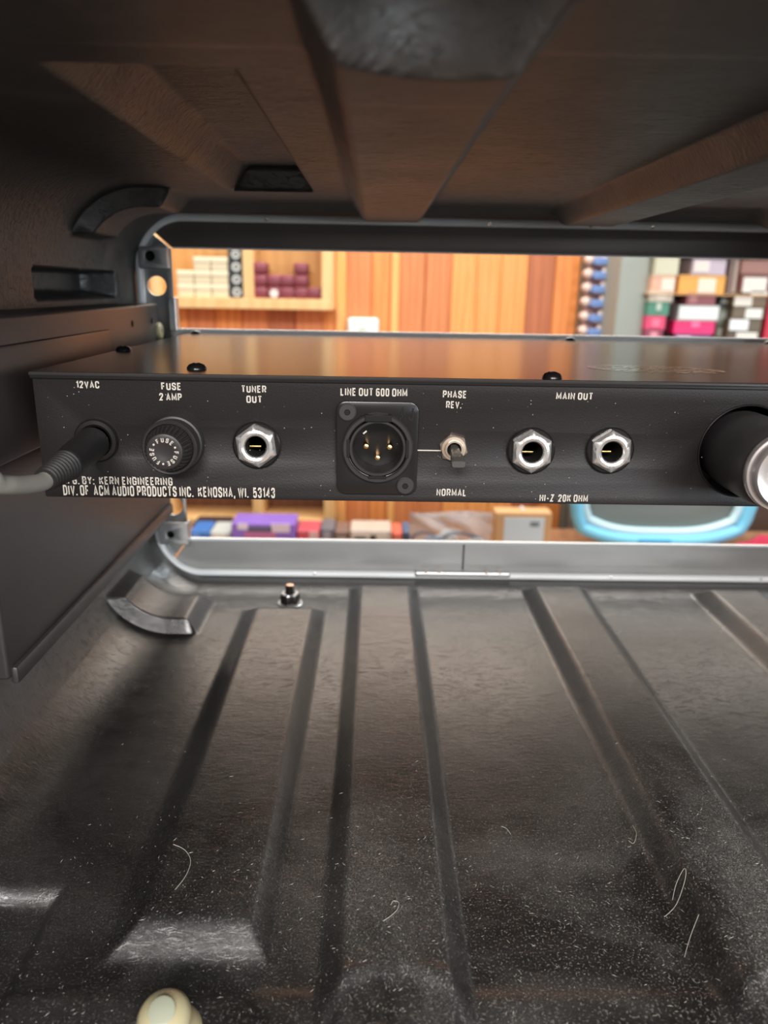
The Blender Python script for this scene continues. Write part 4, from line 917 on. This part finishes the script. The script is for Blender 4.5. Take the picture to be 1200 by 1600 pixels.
# worn print on the cover
rnd2 = random.Random(5); vs, fs = [], []
for k in range(1900):
    x = rnd2.uniform(82, 131); w_ = 1-abs((x-106)/26)**4; y = 290+rnd2.uniform(-13, 14)*w_+(x-106)*-.12
    if rnd2.random() < .25: continue
    l, s = rnd2.uniform(.3, 1.0), rnd2.uniform(.2, .5); a = rnd2.uniform(-.9, .9); n = len(vs); c, d = math.cos(a)*l, math.sin(a)*l
    tl = rnd2.uniform(-.004, .012); vs += [(x+p_, y+q_, DT+.13+q_*tl) for p_, q_ in ((-c, -d), (s, -s), (c, d), (-s, s))]; fs.append((n, n+1, n+2, n+3))
rs = MB().add(vs, fs).build('adhesive_residue', M['residue'], dev, smooth=None); rs['kind'] = 'stuff'; rs['label'] = 'pale scratchy sticker residue on the cover'
# dust specks on the rear panel
vs, fs = [], []
for k in range(170):
    x = rnd2.uniform(DX0+3, 150); z = rnd2.uniform(DB+1, DT-5); s = rnd2.choice([.06, .08, .1, .16]); n = len(vs)
    vs += [(x-s, DY-.04, z), (x, DY-.06, z-s), (x+s, DY-.04, z+.3*s), (x, DY-.07, z+s)]; fs.append((n, n+1, n+2, n+3))
ps = MB().add(vs, fs).build('dust_specks', M['lint'], pnl, smooth=None); ps['kind'] = 'stuff'

# ---- power plug and grey cable
pg = thing('power_plug', 'black power plug with ribbed sleeve and grey cable in the left socket', 'plug', (DC[0], 240, DC[1]-4))
A = np.array([DC[0], 248.0, DC[1]]); B = np.array(at(104, 727, 222)); D_ = np.array(at(70, 750, 210))
ax = (B-A)/np.linalg.norm(B-A)
MB().tube([A+ax*0, A+ax*2.0, A+ax*(np.linalg.norm(B-A)*.7), B], [4.5, 5.3, 5.1, 4.8], 28).build('plug_body', M['rubber'], pg)
pts, rs_ = [], []; nr = 9
dvec = D_-B
for k in range(nr*4+1):
    t = k/(nr*4); p = B+dvec*t; p = p+np.array([0, 0, -1.0*math.sin(PI*t)*0]); pts.append(p); rs_.append((4.6-1.5*t)+(0.28 if (k % 4) in (0, 1) else -.22))
MB().tube(pts, rs_, 24).build('ribbed_sleeve', M['rubber'], pg, smooth=50)
cab = [D_-dvec*.1, D_+dvec*.15, np.array(at(35, 758, 199)), np.array(at(0, 757, 190)), np.array(at(-60, 752, 182)), np.array([-140., 160, -62]), np.array([-180., 120, -90]), np.array([-210., 60, -150]), np.array([-230., 20, -190]), np.array([-250., -60, -420]), np.array([-250., -80, -900]), np.array([-255., -80, FLOORZ+4])]
Q = []
for i in range(len(cab)-1):
    p0, p1, p2, p3 = cab[max(0, i-1)], cab[i], cab[i+1], cab[min(len(cab)-1, i+2)]
    for t in np.linspace(0, 1, 7)[:-1]: Q.append(.5*((2*p1)+(-p0+p2)*t+(2*p0-5*p1+4*p2-p3)*t*t+(-p0+3*p1-3*p2+p3)*t**3))
Q.append(cab[-1]); MB().tube(Q, 2.55, 16).build('grey_cable', M['greycable'], pg)
# ---- big connector plug
bp_ = thing('connector_plug', 'large black barrel plug with steel end ring at the right edge', 'plug', (BG[0], 240, BG[1]-14))
a0 = np.array([BG[0]+1.6, 268.0, BG[1]-.4]); a1 = np.array(at(1226, 737, 219)); axb = (a1-a0)/np.linalg.norm(a1-a0); LB = float(np.linalg.norm(a1-a0))
MB().lathe(tuple(a0), tuple(axb), [(9, 0), (12.6, .5), (13.4, LB*.30), (13.4, LB*.5), (13.2, LB*.8), (12.2, LB*.985), (11.6, LB)], 56).build('barrel', mat('charcoal_barrel', (0.05, 0.046, 0.048, 1), 0.42, spec=.5, bump=(40, .4)), bp_)
MB().lathe(tuple(a0+axb*(LB-.3)), tuple(axb), [(11.9, 0), (12.2, .5), (12.2, 2.4), (11.9, 2.9), (11.2, 3.0), (11.0, 3.5), (10.7, 5.4), (10.0, 6.2), (7.2, 5.4), (5.9, 4.4), (5.7, 0)], 56, close=False).build('end_ring', M['steelcap'], bp_)
pr = []
for k in range(14): pr += [(5.65, 4.4-k*1.0), (5.0, 3.9-k*1.0)]
MB().lathe(tuple(a0+axb*(LB-.3)), tuple(axb), pr+[(.1, -9.5)], 40, close=False).build('threaded_bore', M['brass'], bp_)
